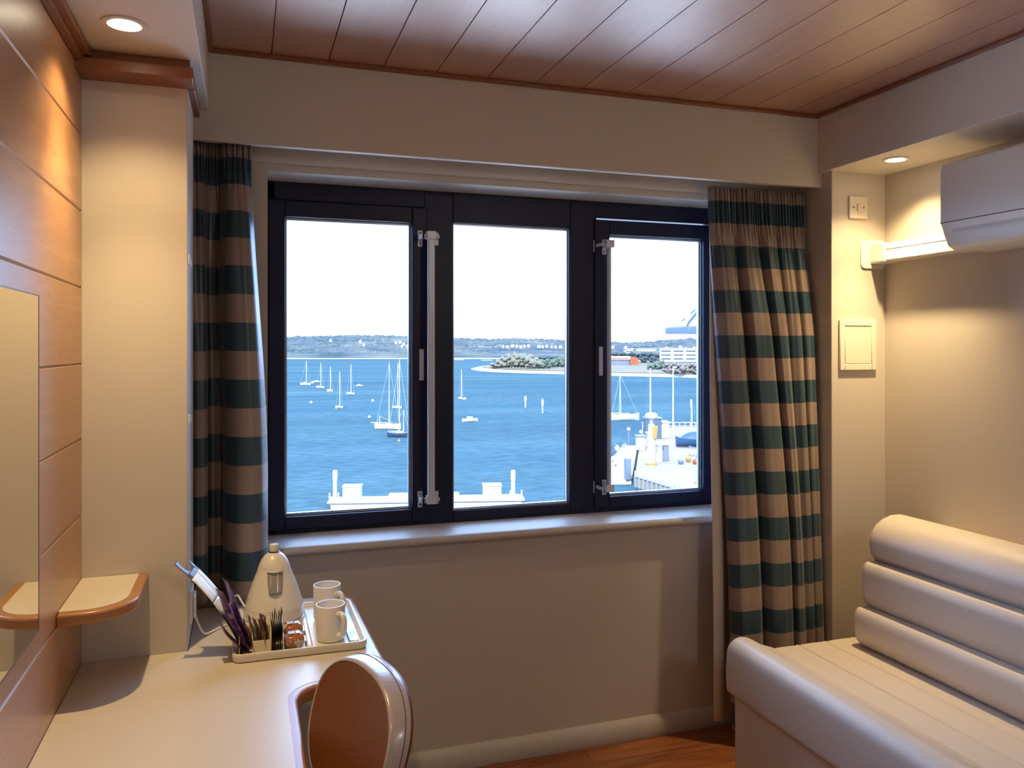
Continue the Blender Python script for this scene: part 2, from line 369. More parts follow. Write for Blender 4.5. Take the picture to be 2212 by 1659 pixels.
# safety bars standing off the frame
def safety_bar(xb, xm, zt, zb, side, hwid=0.0125):
    r_ = obj('safety_bar', MB().box(xb - hwid, xb + hwid, YFR - 0.062, YFR - 0.040, zb, zt), STEEL, w, bevel=0.003)
    tag(r_, 'grey aluminium safety bar')
    for z, s in ((zt, 1), (zb, -1)):
        c = MB()
        c.box(xb - 0.017, xb + 0.017, YFR - 0.066, YFR - 0.036, z - 0.013, z + 0.017)
        c.box(min(xb, xm) - 0.002, max(xb, xm) + 0.002, YFR - 0.050, YFR - 0.034, z - 0.010, z + 0.008)
        c.box(xm - 0.008, xm + 0.008, YFR - 0.050, YFR + 0.001, z - 0.010, z + 0.008)
        obj('bar_clamp', c, STEEL, r_, bevel=0.0015)
        c = MB(); c.box(xm - 0.009, xm + 0.009, YFR - 0.003, YFR + 0.003, z - 0.034, z + 0.026)
        xo = xb + 0.030 * side
        c.box(xo - 0.011, xo + 0.011, YFR + 0.004, YFR + 0.012, z - 0.026, z + 0.022)
        c.box(min(xb, xo), max(xb, xo), YFR - 0.048, YFR - 0.040, z - 0.006, z + 0.006)
        c.box(xo - 0.004, xo + 0.004, YFR - 0.048, YFR + 0.01, z - 0.006, z + 0.006)
        obj('fixing_plate', c, STEEL, r_, bevel=0.001)
        c = MB()
        for zz in (z - 0.023, z + 0.017): c.lathe([(0.0035, -0.001), (0.0035, 0.001)], (xm, YFR - 0.0035, zz), 10, M=Matrix.Rotation(R(90), 3, 'X'))
        obj('screw', c, SCREW, r_)
p0 = P(929, 510, Y=YFR - 0.05); p1 = P(933, 1080, Y=YFR - 0.05)
safety_bar((p0.x + p1.x) / 2, 0.618, p0.z, p1.z, 1)
p0 = P(1313, 528, Y=YFR - 0.05); p1 = P(1315, 1055, Y=YFR - 0.05)
safety_bar(P(1315.5, 600, Y=YFR - 0.05).x, 1.366, p0.z, p1.z, -1, 0.0055)

# curtain track behind the pelmet
t_ = empty('curtain_track', (0.9, 2.70, 2.16), 'slim white curtain track hidden behind the cream pelmet', 'curtain track')
obj('rail', MB().box(-0.36, XC - 0.004, 2.695, 2.713, 2.150, 2.172), WHITEPL, t_, bevel=0.003)
b = MB().box(-0.36, XC - 0.004, 2.765, YW + 0.002, 2.115, 2.26)
obj('batten', b, PAINT_PALE, t_, bevel=0.003)

# ------------------------------------------------------------------ curtains
def lobes(x, bounds):
    for k in range(len(bounds) - 1):
        if x <= bounds[k + 1] or k == len(bounds) - 2:
            f = (x - bounds[k]) / (bounds[k + 1] - bounds[k]); f = min(max(f, 0), 1)
            return f, k
def sm(a, b_, x):
    t = min(max((x - a) / (b_ - a), 0), 1); return t * t * (3 - 2 * t)
def make_curtain(name, bnd_top, bnd_bot, ytop, ybot, amps, ztop, zbot, seed, label, pleats, vtop):
    nu, nv = 340, 90
    def pt(u, t):
        # u across, t from top to bottom; bounds interpolate
        n = len(bnd_top) - 1; s = u * n; k = min(int(s), n - 1); f = s - k
        e = sm(0.0, 0.75, t)
        B = [bt * (1 - e) + bb * e for bt, bb in zip(bnd_top, bnd_bot)]
        x = B[k] + (B[k + 1] - B[k]) * f
        A = amps[k] * (0.35 + 0.65 * sm(0.03, 0.3, t))
        bulge = math.sin(math.pi * f) ** 0.5
        y = ytop + (ybot - ytop) * t + 0.020 - A * bulge
        # pull the valleys sideways so folds overlap a little
        x += -0.010 * math.sin(2 * math.pi * f) * sm(0.05, 0.3, t)
        # header gather
        hd = 1 - sm(0.045, 0.12, t)
        y += hd * (0.007 * math.sin(2 * math.pi * u * pleats) + 0.004 * math.sin(2 * math.pi * u * pleats * 1.7 + 1))
        # secondary soft folds fading downwards
        q = noise.noise(Vector((u * 14 + seed, t * 1.1, seed))) * 0.012 + noise.noise(Vector((u * 34 + seed, t * 1.6, 3))) * 0.006 * (1 - 0.5 * t)
        y += q * sm(0.04, 0.12, t)
        z = ztop + (zbot - ztop) * t + 0.004 * math.sin(u * 9 + seed) * t
        return Vector((x, y, z))
    r_ = MB(); r_.grid(pt, nu, nv, uvfn=lambda u, t: (u * 1.3, vtop + (ztop - zbot) * t * -1 * -1))
    o = obj(name, r_, CURTAIN, smooth=180, solid=0.0016)
    tag(o, label, 'curtain'); return o
# v coordinate: 0 at first teal edge
make_curtain('curtain', [-0.36, -0.26, -0.175, -0.115, -0.075, 0.022], [-0.36, -0.25, -0.15, -0.108, -0.066, 0.071], 2.70, 2.665,
             [0.11, 0.12, 0.115, 0.012, 0.125], 2.150, 0.735, 1.3, 'brown and teal striped satin curtain left of the window, hanging behind the desk', 30, -0.047 + 0.1745)
rc = make_curtain('curtain', [1.712, 1.825, 1.925, 2.01, 2.075, 2.148], [1.760, 1.892, 2.015, 2.06, 2.098, 2.152], 2.705, 2.615,
             [0.055, 0.085, 0.080, 0.075, 0.07], 2.130, 0.055, 6.1, 'brown and teal striped satin curtain right of the window, falling behind the sofa', 34, -0.056 + 0.1745)
b = MB()
def lin(u, t):
    x = 1.716 + 0.21 * u - 0.012 * sm(0, 1, t); y = 2.726 - 0.012 * t - 0.015 * math.sin(u * 8.5 + 0.6) * (0.4 + t) - 0.030 * sm(.25, .9, t) * (1 - u)
    return Vector((x, y, 2.12 + (0.075 - 2.12) * t))
b.grid(lin, 60, 40, uvfn=lambda u, t: (u, t))
lo = obj('lining', b, LINING, rc, smooth=180, solid=0.0015); tag(lo, 'plain cream lining of the curtain')

# ------------------------------------------------------------------ desk
desk_out = [(XL + 0.001, -0.9), (0.112, -0.9), (0.112, 1.80)] + arc(0.187, 1.85, 0.075, 180, 115, 6) + [(0.21, 1.928), (0.30, 1.938)] \
    + arc(0.302, 1.976, 0.036, -80, 0, 6) + [(0.334, 2.10), (0.328, 2.35)] + arc(0.255, 2.540, 0.072, 8, 90, 8) + [(0.10, 2.612), (XP + 0.001, 2.612), (XP + 0.001, YP - 0.001), (XL + 0.001, YP - 0.001)]
dk = empty('desk', (0, 1.2, 0), 'cream laminate dressing desk with wood lipping along the panelled wall', 'desk')
obj('wood_lipping', MB().prism(desk_out, DZ - 0.034, DZ), LIPWOOD, dk, bevel=0.008, bseg=4)
dk_in = []
for p in inset(desk_out, 0.021):
    x, y = p
    if x < XL + 0.03: x = XL + 0.001
    if p[0] < XP + 0.03 and p[1] > YP - 0.03 and p[0] > XP - 0.03: x = XP + 0.002
    if x <= XP + 0.0025 and abs(p[1] - (YP - 0.022)) < 0.01: y = YP - 0.001
    dk_in.append((x, y))
obj('desktop', MB().prism(dk_in, DZ - 0.002, DZ + 0.0006), LAMINATE, dk, smooth=30)
b = MB(); b.box(XL + 0.002, 0.05, 2.17, 2.2, 0.0, DZ - 0.034); b.box(XL + 0.002, -0.36, -0.85, 2.17, 0.60, DZ - 0.034)
obj('support_panel', b, LAMINATE, dk, bevel=0.003)
b = MB().box(0.20, 0.225, 1.98, 2.56, 0.0, DZ - 0.034)
obj('end_panel', b, PAINT_PALE, dk, bevel=0.003)

# corner shelf
sh = empty('corner_shelf', (XL, YP, 0.927), 'small rounded corner shelf with cream top and wood edge above the desk', 'shelf')
so = [(XL + 0.001, YP - 0.001), (XL + 0.001, 1.944)] + arc(-0.340, 2.052, 0.108, -82, -2, 12) + [(-0.2315, YP - 0.001)]
obj('wood_edge', MB().prism(so, 0.900, 0.927), LIPWOOD, sh, bevel=0.006, bseg=4)
si = [(XL + 0.001, YP - 0.001), (XL + 0.001, 1.966)] + arc(-0.342, 2.054, 0.088, -84, -2, 12) + [(-0.2535, YP - 0.001)]
obj('laminate_top', MB().prism(si, 0.925, 0.9277), LAMINATE, sh, smooth=30)

# mirror
mr = empty('wall_mirror', (XL, 1.2, 1.28), 'large frameless mirror on the wood panelling', 'mirror')
obj('mirror_glass', MB().box(XL, XL + 0.004, 0.35, 1.779, 0.951, 1.602), MIRROR, mr, smooth=0)
b = MB(); t = 0.003
b.box(XL, XL + 0.0045, 1.779, 1.779 + t, 0.951 - t, 1.602 + t); b.box(XL, XL + 0.0045, 0.35, 1.779, 1.602, 1.602 + t); b.box(XL, XL + 0.0045, 0.35, 1.779, 0.951 - t, 0.951)
obj('mirror_edge', b, mat('dark_mirror_edge', (0.10, 0.08, 0.09), 0.3), mr)

# small brackets on the pillar's side
for z, nm in ((1.5 + (753 - 566) / FPX * 2.17, 'small white bracket high on the side of the cream pillar'), (1.5 - (900 - 753) / FPX * 2.17, 'small white bracket at mid height on the side of the cream pillar')):
    s = 1 if z > 1.5 else -1
    b = MB().extrude([(2.245, z - 0.014 ), (2.36, z - 0.014 - 0.0 * s), (2.36, z + 0.004), (2.245, z + 0.012)], XP - 0.001, XP + 0.004, 'YZ')
    tag(obj('shelf_bracket', b, WHITEPL, bevel=0.0015), nm, 'bracket')

# socket and plug on the pillar's side
sk = empty('wall_socket', (XP, 2.40, 0.83), 'white wall socket with a plug on the side of the pillar behind the desk', 'socket')
zt = 0.865; obj('socket_plate', MB().box(XP - 0.001, XP + 0.009, 2.27, 2.356, 0.775, 0.861), WHITEPL, sk, bevel=0.002)
obj('plug', MB().box(XP + 0.009, XP + 0.016, 2.285, 2.34, 0.785, 0.845), WHITEPL, sk, bevel=0.006)

# ------------------------------------------------------------------ downlights
WARM = (1.0, 0.725, 0.36)
def downlight(x, y, z, label, energy, grp='recessed downlights', size=118, blend=0.75):
    r_ = empty('downlight', (x, y, z), label, 'ceiling light', grp)
    prof = [(0.034, -0.0015), (0.036, -0.004), (0.0475, -0.0035), (0.0485, -0.001), (0.0485, 0.0), (0.034, 0.0)]
    b = MB().lathe([(p[0], z + p[1]) for p in prof] + [(0.034, z - 0.0015)], (x, y, 0), 40)
    b.f = b.f[:-2]; b.mi = b.mi[:-2]
    obj('bezel', b, mat('satin_white_bezel', (0.62, 0.58, 0.53), 0.35), r_)
    b = MB().lathe([(0.028, z - 0.0006), (0.0345, z - 0.0030), (0.0345, z + 0.0)], (x, y, 0), 36)
    b = MB().lathe([(0.0265, z - 0.0045), (0.0275, z - 0.0008)], (x, y, 0), 36)
    obj('lens', b, emit('lit_lens', (1.0, 0.86, 0.62), 14.0), r_)
    l = bpy.data.lights.new('lamp', 'SPOT'); l.energy = energy; l.color = WARM; l.spot_size = R(size); l.spot_blend = blend; l.shadow_soft_size = 0.014
    lo_ = bpy.data.objects.new('lamp', l); COL.objects.link(lo_); lo_.parent = r_; lo_.location = (0, 0, -0.014)
    l = bpy.data.lights.new('beam', 'SPOT'); l.energy = energy * 3.6; l.color = WARM; l.spot_size = R(72); l.spot_blend = 1.0; l.shadow_soft_size = 0.02
    lo_ = bpy.data.objects.new('beam', l); COL.objects.link(lo_); lo_.parent = r_; lo_.location = (0, 0, -0.014)
    return r_
downlight(-0.254, 1.974, 2.225, 'round recessed downlight glowing in the soffit over the desk', 10)
downlight(2.232 + 0.02, 2.334, ZS, 'round recessed downlight glowing in the bulkhead above the sofa corner', 17)
downlight(-0.254, 0.75, 2.225, 'round recessed downlight further along the desk soffit, towards the viewer', 6)
downlight(2.252, 0.55, ZS, 'round recessed downlight further along the sofa bulkhead, towards the viewer', 8)

rl = empty('added_fill_lamp', (1.8, -0.95, ZC), 'unseen round fill lamp added behind the viewer', 'ceiling light')  # invented fill light, lifts the window wall and curtain fronts
obj('shade', MB().lathe([(0.16, ZC), (0.17, ZC - 0.03), (0.14, ZC - 0.055)], (1.8, -0.95, 0), 32), emit('fill_glow', (1.0, 0.82, 0.62), 6.0), rl)
l = bpy.data.lights.new('lamp', 'POINT'); l.energy = 14; l.color = (1.0, 0.96, 0.92); l.shadow_soft_size = 0.12
lo_ = bpy.data.objects.new('lamp', l); COL.objects.link(lo_); lo_.parent = rl; lo_.location = (0, 0, -0.20)

# ------------------------------------------------------------------ sofa
sf = empty('sofa', (2.0, 1.3, 0), 'cream leather sofa with ribbed backrest against the right wall', 'sofa')
SY0, SY1 = 0.25, 2.385
base = [(1.590, 0.03), (2.405, 0.03), (2.405, 0.335), (1.590, 0.335)]
obj('base', MB().extrude(base, SY0, SY1 - 0.012, 'XZ'), LEATHER, sf, bevel=0.015, bseg=3)
bol = arc(1.622, 0.452, 0.056, 90, 178, 8) + [(1.563, 0.40), (1.565, 0.345)] + arc(1.585, 0.338, 0.020, 180, 270, 4) + [(1.70, 0.318), (1.75, 0.34), (1.76, 0.455), (1.735, 0.462), (1.70, 0.474), (1.665, 0.494), (1.645, 0.504)]
obj('front_bolster', MB().extrude(bol, SY0, SY1 + 0.005, 'XZ'), LEATHER, sf, bevel=0.03, bseg=5, smooth=60)
seat = [(1.72, 0.33), (1.725, 0.452)]
xs = [1.735, 1.86, 1.975, 2.10]
seat = [(2.30, 0.33), (2.30, 0.445), (2.10, 0.449)]
for k in range(len(xs) - 1, 0, -1):
    a1, a0 = xs[k], xs[k - 1]
    for j in range(0, 9):
        f = j / 8; seat.append((a1 + (a0 - a1) * f, 0.449 + 0.0022 * math.sin(math.pi * f) ** 0.8))
seat += [(1.725, 0.44), (1.725, 0.33)]
sc_ = obj('seat_cushion', MB().extrude(seat, SY0, SY1, 'XZ'), LEATHER, sf, bevel=0.02, bseg=4, smooth=75)
b = MB()
for x in xs[1:-1]: b.tube([(x, SY0 + 0.02, 0.4486), (x, SY1 - 0.03, 0.4486)], 0.0009, 6)
obj('seat_seam', b, mat('cream_thread', (0.50, 0.42, 0.35), 0.8), sc_)
rolls = [(2.042, 0.449, 0.588, 2.18), (2.077, 0.578, 0.745, 2.20), (2.107, 0.742, 0.904, 2.285)]
for k, (xf, z0, z1, xb) in enumerate(rolls):
    h = z1 - z0
    pr = []
    if k < 2:
        pr = [(xb, z0), (xf + 0.045, z0), (xf + 0.026, z0 + 0.005), (xf + 0.010, z0 + 0.022), (xf + 0.002, z0 + 0.05), (xf, z0 + h * 0.52), (xf + 0.002, z1 - 0.035), (xf + 0.007, z1 - 0.014), (xf + 0.014, z1 - 0.005), (xf + 0.024, z1), (xb, z1 + 0.004)]
    else:
        pr = [(xb, z0), (xf + 0.045, z0), (xf + 0.022, z0 + 0.006), (xf + 0.008, z0 + 0.025), (xf + 0.001, z0 + 0.05), (xf, z0 + 0.075), (xf + 0.010, z0 + 0.105), (xf + 0.032, z0 + 0.133), (xf + 0.062, z0 + 0.152), (xf + 0.095, z1), (xf + 0.135, z1), (xb - 0.012, z1 - 0.012), (xb, z1 - 0.035)]
    obj('back_roll', MB().extrude(pr, SY0, 2.325, 'XZ'), LEATHER, sf, bevel=0.028, bseg=5, smooth=50)
obj('back_frame', MB().extrude([(2.16, 0.30), (2.412, 0.30), (2.412, 0.84), (2.27, 0.84), (2.17, 0.60)], SY0, 2.31, 'XZ'), LEATHER, sf, bevel=0.01)
for x in (1.66, 2.33):
    for y in (SY0 + 0.1, SY1 - 0.12): obj('foot', MB().box(x - 0.03, x + 0.03, y - 0.03, y + 0.03, 0, 0.035), DARKWOOD, sf)

# ------------------------------------------------------------------ air conditioner, trunking, switch, hatch
ac = empty('air_conditioner', (2.3, 1.7, 1.97), 'white wall-mounted air conditioner above the sofa', 'air conditioner')
AY0, AY1 = 1.27, 2.09
pr = [(XR, 2.118), (2.215, 2.118), (2.203, 2.108), (2.200, 2.09), (2.200, 1.918), (2.207, 1.905), (2.214, 1.885), (2.216, 1.878), (2.235, 1.842), (2.26, 1.829), (XR, 1.829)]
obj('housing', MB().extrude(pr, AY0, AY1, 'XZ'), WHITEPL, ac, bevel=0.004, bseg=2, smooth=30)
b = MB().extrude([(2.2145, 1.900), (2.211, 1.897), (2.211, 1.878), (2.231, 1.840), (2.236, 1.842), (2.218, 1.880)], AY0 + 0.03, AY1 - 0.04, 'XZ')
obj('air_flap', b, mat('flap_plastic', (0.66, 0.68, 0.70), 0.3), ac, smooth=30)
b = MB(); b.box(2.1995, 2.202, AY0 + 0.001, AY1 - 0.001, 1.916, 1.9185)
obj('panel_gap', b, SCREW, ac)
tr = empty('pipe_trunking', (2.38, 2.3, 1.87), 'white boxed pipe trunking running from the air conditioner to the column', 'trunking')
obj('duct', MB().box(2.352, XR + 0.001, 1.96, 2.50, 1.838, 1.908), WHITEPL, tr, bevel=0.006, bseg=3)
obj('duct_lid_line', MB().box(2.3510, 2.3525, 1.96, 2.50, 1.884, 1.8855), mat('lid_line', (0.42, 0.38, 0.33), 0.5), tr)
obj('elbow', MB().box(2.343, XR + 0.001, 2.488, YC + 0.001, 1.834, 1.912), WHITEPL, tr, bevel=0.007, bseg=3)
obj('wall_flange', MB().extrude(rrect(2.298, XR, 1.815, 1.928, 0.02), YC - 0.006, YC + 0.001, 'XZ'), WHITEPL, tr, bevel=0.002)
ss = empty('fused_switch', (2.285, YC, 2.053), 'square white fused switch plate on the column, above the access hatch', 'switch')
c = P(1851.5, 449, Y=YC)
obj('plate', MB().extrude(rrect(c.x - 0.0435, c.x + 0.0435, c.z - 0.0435, c.z + 0.0435, 0.004), YC - 0.009, YC + 0.001, 'XZ'), CREAMPL, ss, bevel=0.002)
obj('rocker', MB().extrude(rrect(c.x - 0.0085, c.x + 0.0085, c.z - 0.014, c.z + 0.014, 0.002), YC - 0.013, YC - 0.008, 'XZ'), CREAMPL, ss, bevel=0.0015)
for s in (-1, 1):
    obj('screw', MB().lathe([(0.0028, -0.001), (0.0028, 0.001)], (c.x + s * 0.024, YC - 0.0095, c.z), 12, M=Matrix.Rotation(R(90), 3, 'X')), SCREW, ss)
hh = empty('access_hatch', (2.28, YC, 1.51), 'cream framed access hatch low on the column, below the switch', 'hatch')
a0 = P(1811, 800, Y=YC); a1 = P(1890, 692, Y=YC)
b = MB(); t = 0.024
b.box(a0.x, a0.x + t, YC - 0.010, YC + 0.001, a0.z, a1.z); b.box(a1.x - t, a1.x, YC - 0.010, YC + 0.001, a0.z, a1.z)
b.box(a0.x + t, a1.x - t, YC - 0.010, YC + 0.001, a0.z, a0.z + t); b.box(a0.x + t, a1.x - t, YC - 0.010, YC + 0.001, a1.z - t, a1.z)
obj('hatch_frame', b, CREAMPL, hh, bevel=0.0025)
obj('hatch_door', MB().box(a0.x + t + 0.0015, a1.x - t - 0.0015, YC - 0.0085, YC, a0.z + t + 0.0015, a1.z - t - 0.0015), CREAMPL, hh, bevel=0.0015)

# ------------------------------------------------------------------ chair
ch = empty('tub_chair', (0.13, 1.52, 0), 'tan leather chair with a rounded back pushed under the desk', 'chair')
CHA = 1.311
ctr = Vector((0.200, 1.552)); dirv = Vector((math.cos(CHA), -math.sin(CHA))); nrm = Vector((dirv.y, -dirv.x)); hw = 0.17   # nrm points to the sitter
def shell(u, z, dep):
    """u metres along the back, z height, dep > 0 outwards (away from the sitter)"""
    q = ctr + dirv * u + nrm * (0.010 * (u / hw) ** 2 - 0.30 * (z - 0.80)) - nrm * dep
    return Vector((q.x, q.y, z))
def outline(n=64, k=1.0, g=0.0):
    pts = []
    for i in range(n):
        a = 2 * math.pi * i / n; cu, sz = math.cos(a), math.sin(a)
        u = (hw * k + g) * math.copysign(abs(cu) ** 0.84, cu)
        z = 0.78 + ((0.100 if sz >= 0 else 0.138) * k + g) * math.copysign(abs(sz) ** 0.84, sz)
        pts.append((u, z))
    return pts
def loop_mesh(levels, capfirst, caplast):
    """levels: (growth in metres, depth)"""
    mb = MB(); n = 64; vs = []; fs = []
    for (g, dep) in levels:
        for (u, z) in outline(n, 1.0, g): vs.append(shell(u, z, dep))
    for j in range(len(levels) - 1):
        for i in range(n): fs.append((j * n + i, j * n + (i + 1) % n, (j + 1) * n + (i + 1) % n, (j + 1) * n + i))
    def cap(j, flip):
        g, dep = levels[j]; prev = [j * n + i for i in range(n)]
        for s in (0.92, 0.8, 0.62, 0.42, 0.22, 0.06):
            st = len(vs)
            for (u, z) in outline(n, 1.0, g): vs.append(shell(u * s, 0.77 + (z - 0.77) * s, dep + flip * 0.014 * (1 - s * s)))
            for i in range(n): fs.append((prev[i], prev[(i + 1) % n], st + (i + 1) % n, st + i))
            prev = [st + i for i in range(n)]
        fs.append(tuple(prev))
    if capfirst is not None: cap(0, capfirst)
    if caplast is not None: cap(len(levels) - 1, caplast)
    mb.add(vs, fs); return mb
obj('backrest', loop_mesh([(-0.001, -0.001), (-0.0005, 0.006)], 1.0, None), TAN, ch, smooth=60)
be = obj('backrest_edge', loop_mesh([(-0.001, 0.003), (0.0005, -0.002), (0.003, -0.002), (0.005, 0.002), (0.0065, 0.008), (0.0075, 0.022), (0.0075, 0.034), (0.006, 0.039)], None, None), TANEDGE, ch, smooth=80)
tag(be, 'stitched edge of the backrest, coloured pale for sky glare')
obj('outer_shell', loop_mesh([(0.0065, 0.036), (0.004, 0.045), (-0.006, 0.050)], None, 1.0), TAN, ch, smooth=60)
b = MB()
for g, dep in ((0.0078, 0.028),):
    pts = [shell(u, z, dep) for (u, z) in outline(64, 1.0, g)]; pts.append(pts[0]); b.tube(pts, 0.0008, 5)
obj('seam', b, mat('edge_thread', (0.10, 0.05, 0.05), 0.7), be)
b = MB(); sp = []
q0 = ctr + nrm * 0.02
for (du, dn) in rrect(-0.21, 0.21, 0.0, 0.42, 0.09, 6):
    p = q0 + dirv * du + nrm * dn; sp.append((p.x, p.y))
obj('seat', b.prism(sp, 0.395, 0.465), TAN, ch, bevel=0.02, bseg=4)
for du, dn in ((-0.17, 0.05), (0.17, 0.05), (-0.17, 0.36), (0.17, 0.36)):
    p = q0 + dirv * du + nrm * dn
    obj('leg', MB().lathe([(0.012, 0.0), (0.019, 0.4)], (p.x, p.y, 0), 14), DARKWOOD, ch)
for du in (-0.12, 0.12):
    b = MB(); p = q0 + dirv * du; q = shell(du, 0.66, 0.03)
    b.tube([(p.x, p.y, 0.43), ((p.x + q.x) / 2 + 0.01, (p.y + q.y) / 2, 0.47), q], 0.012, 10)
    obj('back_support', b, DARKWOOD, ch)

# ------------------------------------------------------------------ hospitality tray
TX0, TX1, TY0, TY1 = -0.030, 0.306, 2.105, 2.485
ZT = DZ + 0.0007
ty = empty('hospitality_tray', (0.14, 2.3, ZT), 'square cream plastic tray on the desk holding kettle and mugs', 'tray')
def tray_mesh():
    b = MB(); outer = rrect(TX0, TX1, TY0, TY1, 0.022, 5)
    lv_ = [(0.006, 0.0), (0.002, 0.004), (0.0, 0.016), (0.001, 0.0215), (0.004, 0.0225), (0.008, 0.021), (0.013, 0.012), (0.015, 0.0095)]
    n = len(outer); vs = []; fs = []
    for d, z in lv_:
        for q in inset(outer, d): vs.append(Vector((q[0], q[1], ZT + z)))
    for j in range(len(lv_) - 1):
        for i in range(n): fs.append((j * n + i, j * n + (i + 1) % n, (j + 1) * n + (i + 1) % n, (j + 1) * n + i))
    fs.append(tuple(range(n))); m = (len(lv_) - 1) * n; fs.append(tuple(range(m, m + n)))
    return b.add(vs, fs)
obj('tray_base', tray_mesh(), CREAMPL, ty, smooth=50)
ZI = ZT + 0.0095
obj('divider_ridge', MB().extrude([(0.149, ZI - .001), (0.171, ZI - .001), (0.166, ZI + 0.010), (0.154, ZI + 0.010)], TY0 + 0.018, TY1 - 0.02, 'XZ'), CREAMPL, ty, bevel=0.003)
b = MB(); ring2 = rrect(0.262, 0.288, TY0 + 0.03, TY1 - 0.06, 0.008, 3)
obj('spoon_ledge', MB().prism(ring2, ZI - 0.001, ZI + 0.006), CREAMPL, ty, bevel=0.002)
hd_ = MB()
hx = [-0.012, 0.019, 0.064, 0.094]
for i, x in enumerate(hx):
    top = 0.036 if i in (0,) else 0.040
    hd_.add(*[[Vector((x - 0.0012 * s, y, z)) for s in (1, -1) for (y, z) in ((2.128, ZI), (2.205, ZI), (2.205, ZI + 0.062), (2.150, ZI + 0.058), (2.128, ZI + top))], [(0, 1, 2, 3, 4), (9, 8, 7, 6, 5)] + [(i_, (i_ + 1) % 5, 5 + (i_ + 1) % 5, 5 + i_) for i_ in range(5)]])
hd_.box(hx[1], hx[2], 2.1265, 2.129, ZI, ZI + 0.036)
hd_.box(hx[0], hx[3], 2.203, 2.2055, ZI, ZI + 0.050)
sh_ = empty('sachet_holder', (0.04, 2.16, ZI), 'cream plastic sachet holder with three compartments at the front of the tray', 'holder')
obj('compartments', hd_, mat('pale_yellow_plastic', (0.66, 0.58, 0.40), 0.35), sh_, bevel=0.0006)

# kettle
KX, KY = 0.080, 2.375
kt = empty('kettle', (KX, KY, ZI), 'cone-shaped cream plastic kettle at the back of the tray', 'kettle')
def kp(px, py): return P(px, py, Y=KY)
obj('power_base', MB().lathe([(0.078, 0.0), (0.084, 0.004), (0.084, 0.014), (0.080, 0.017)], (KX, KY, ZI), 48), CREAMPL, kt)
body = [(0.0795, 0.018), (0.0825, 0.020), (0.0832, 0.023)]
for k in range(5):
    z = 0.025 + k * 0.0050; r0 = 0.0828 - k * 0.0008
    body += [(r0, z), (r0 - 0.0011, z + 0.0008), (r0 - 0.0011, z + 0.0017), (r0 - 0.0003, z + 0.0026)]
KB = [(0.0785, 0.052), (0.0752, 0.064), (0.0710, 0.078), (0.0660, 0.094), (0.0600, 0.112), (0.0532, 0.130), (0.0468, 0.146), (0.0435, 0.157)]
obj('body', MB().lathe(body + KB, (KX, KY, ZI), 56), CREAMPL, kt, smooth=28)
ld = obj('lid', MB().lathe([(0.0430, 0.1572), (0.0428, 0.159), (0.0395, 0.168), (0.0340, 0.179), (0.0260, 0.189), (0.0170, 0.196), (0.0080, 0.2005), (0.002, 0.2015)], (KX, KY, ZI), 56), CREAMPL, kt, smooth=40)
obj('knob_collar', MB().lathe([(0.0150, 0.1955), (0.0155, 0.199), (0.012, 0.201)], (KX, KY, ZI), 24), SCREW, ld)
obj('lid_knob', MB().lathe([(0.0128, 0.200), (0.0130, 0.208), (0.0130, 0.217), (0.0115, 0.2195), (0.002, 0.220)], (KX, KY, ZI), 24), CREAMPL, ld)
# gauge window on the face turned to the viewer
ang = math.atan2(0 - KY, 0 - KX) + R(3)
def kface(a, z, off):
    r_ = None
    pts = KB
    for (r0, z0), (r1, z1) in zip(pts[:-1], pts[1:]):
        if z0 <= z <= z1 + 1e-6: r_ = r0 + (r1 - r0) * (z - z0) / (z1 - z0)
    r_ += off
    return Vector((KX + r_ * math.cos(ang + a), KY + r_ * math.sin(ang + a), ZI + z))
b = MB()
b.grid(lambda u, v: kface((u - 0.5) * 2 * (0.24 + 0.20 * v) , 0.094 + 0.058 * v, 0.0016 + 0.003 * math.sin(math.pi * u)), 12, 8, uvfn=lambda u, v: (u, v))
sw = tag(obj('spout_window', b, DARKPL, kt, smooth=60, solid=0.0018), 'smoky grey spout recess')
b = MB().grid(lambda u, v: kface((u - 0.5) * 0.92, 0.151 + 0.0045 * v, 0.002 + 0.007 * math.sin(math.pi * u)), 12, 3, uvfn=lambda u, v: (u, v))
obj('spout_lip', b, CREAMPL, sw, smooth=60, solid=0.003)
hdir = Vector((-math.cos(ang), -math.sin(ang), 0))
c0 = Vector((KX, KY, ZI))
obj('handle', MB().tube([c0 + hdir * 0.055 + Vector((0, 0, 0.155)), c0 + hdir * 0.078 + Vector((0, 0, 0.165)), c0 + hdir * 0.095 + Vector((0, 0, 0.150)), c0 + hdir * 0.100 + Vector((0, 0, 0.115)), c0 + hdir * 0.098 + Vector((0, 0, 0.07)), c0 + hdir * 0.085 + Vector((0, 0, 0.045))], 0.010, 12), CREAMPL, kt, smooth=60)
cab = [Vector((XP + 0.014, 2.312, 0.790)), Vector((XP + 0.02, 2.315, 0.765)), Vector((XP + 0.036, 2.33, 0.728)), Vector((XP + 0.060, 2.37, DZ + 0.004)), Vector((-0.03, 2.44, DZ + 0.004)), Vector((-0.045, 2.50, DZ + 0.008)), Vector((-0.036, 2.505, 0.760)), Vector((-0.020, 2.49, 0.776)), Vector((-0.010, 2.475, 0.765)), Vector((0.002, 2.46, 0.750)), Vector((0.02, 2.44, 0.745))]
def smooth_path(pts, n=8):
    out = []
    for i in range(len(pts) - 1):
        p0_, p1_, p2_, p3_ = pts[max(i - 1, 0)], pts[i], pts[i + 1], pts[min(i + 2, len(pts) - 1)]
        for j in range(n):
            t = j / n
            out.append(0.5 * ((2 * p1_) + (-p0_ + p2_) * t + (2 * p0_ - 5 * p1_ + 4 * p2_ - p3_) * t * t + (-p0_ + 3 * p1_ - 3 * p2_ + p3_) * t ** 3))
    out.append(pts[-1]); return out
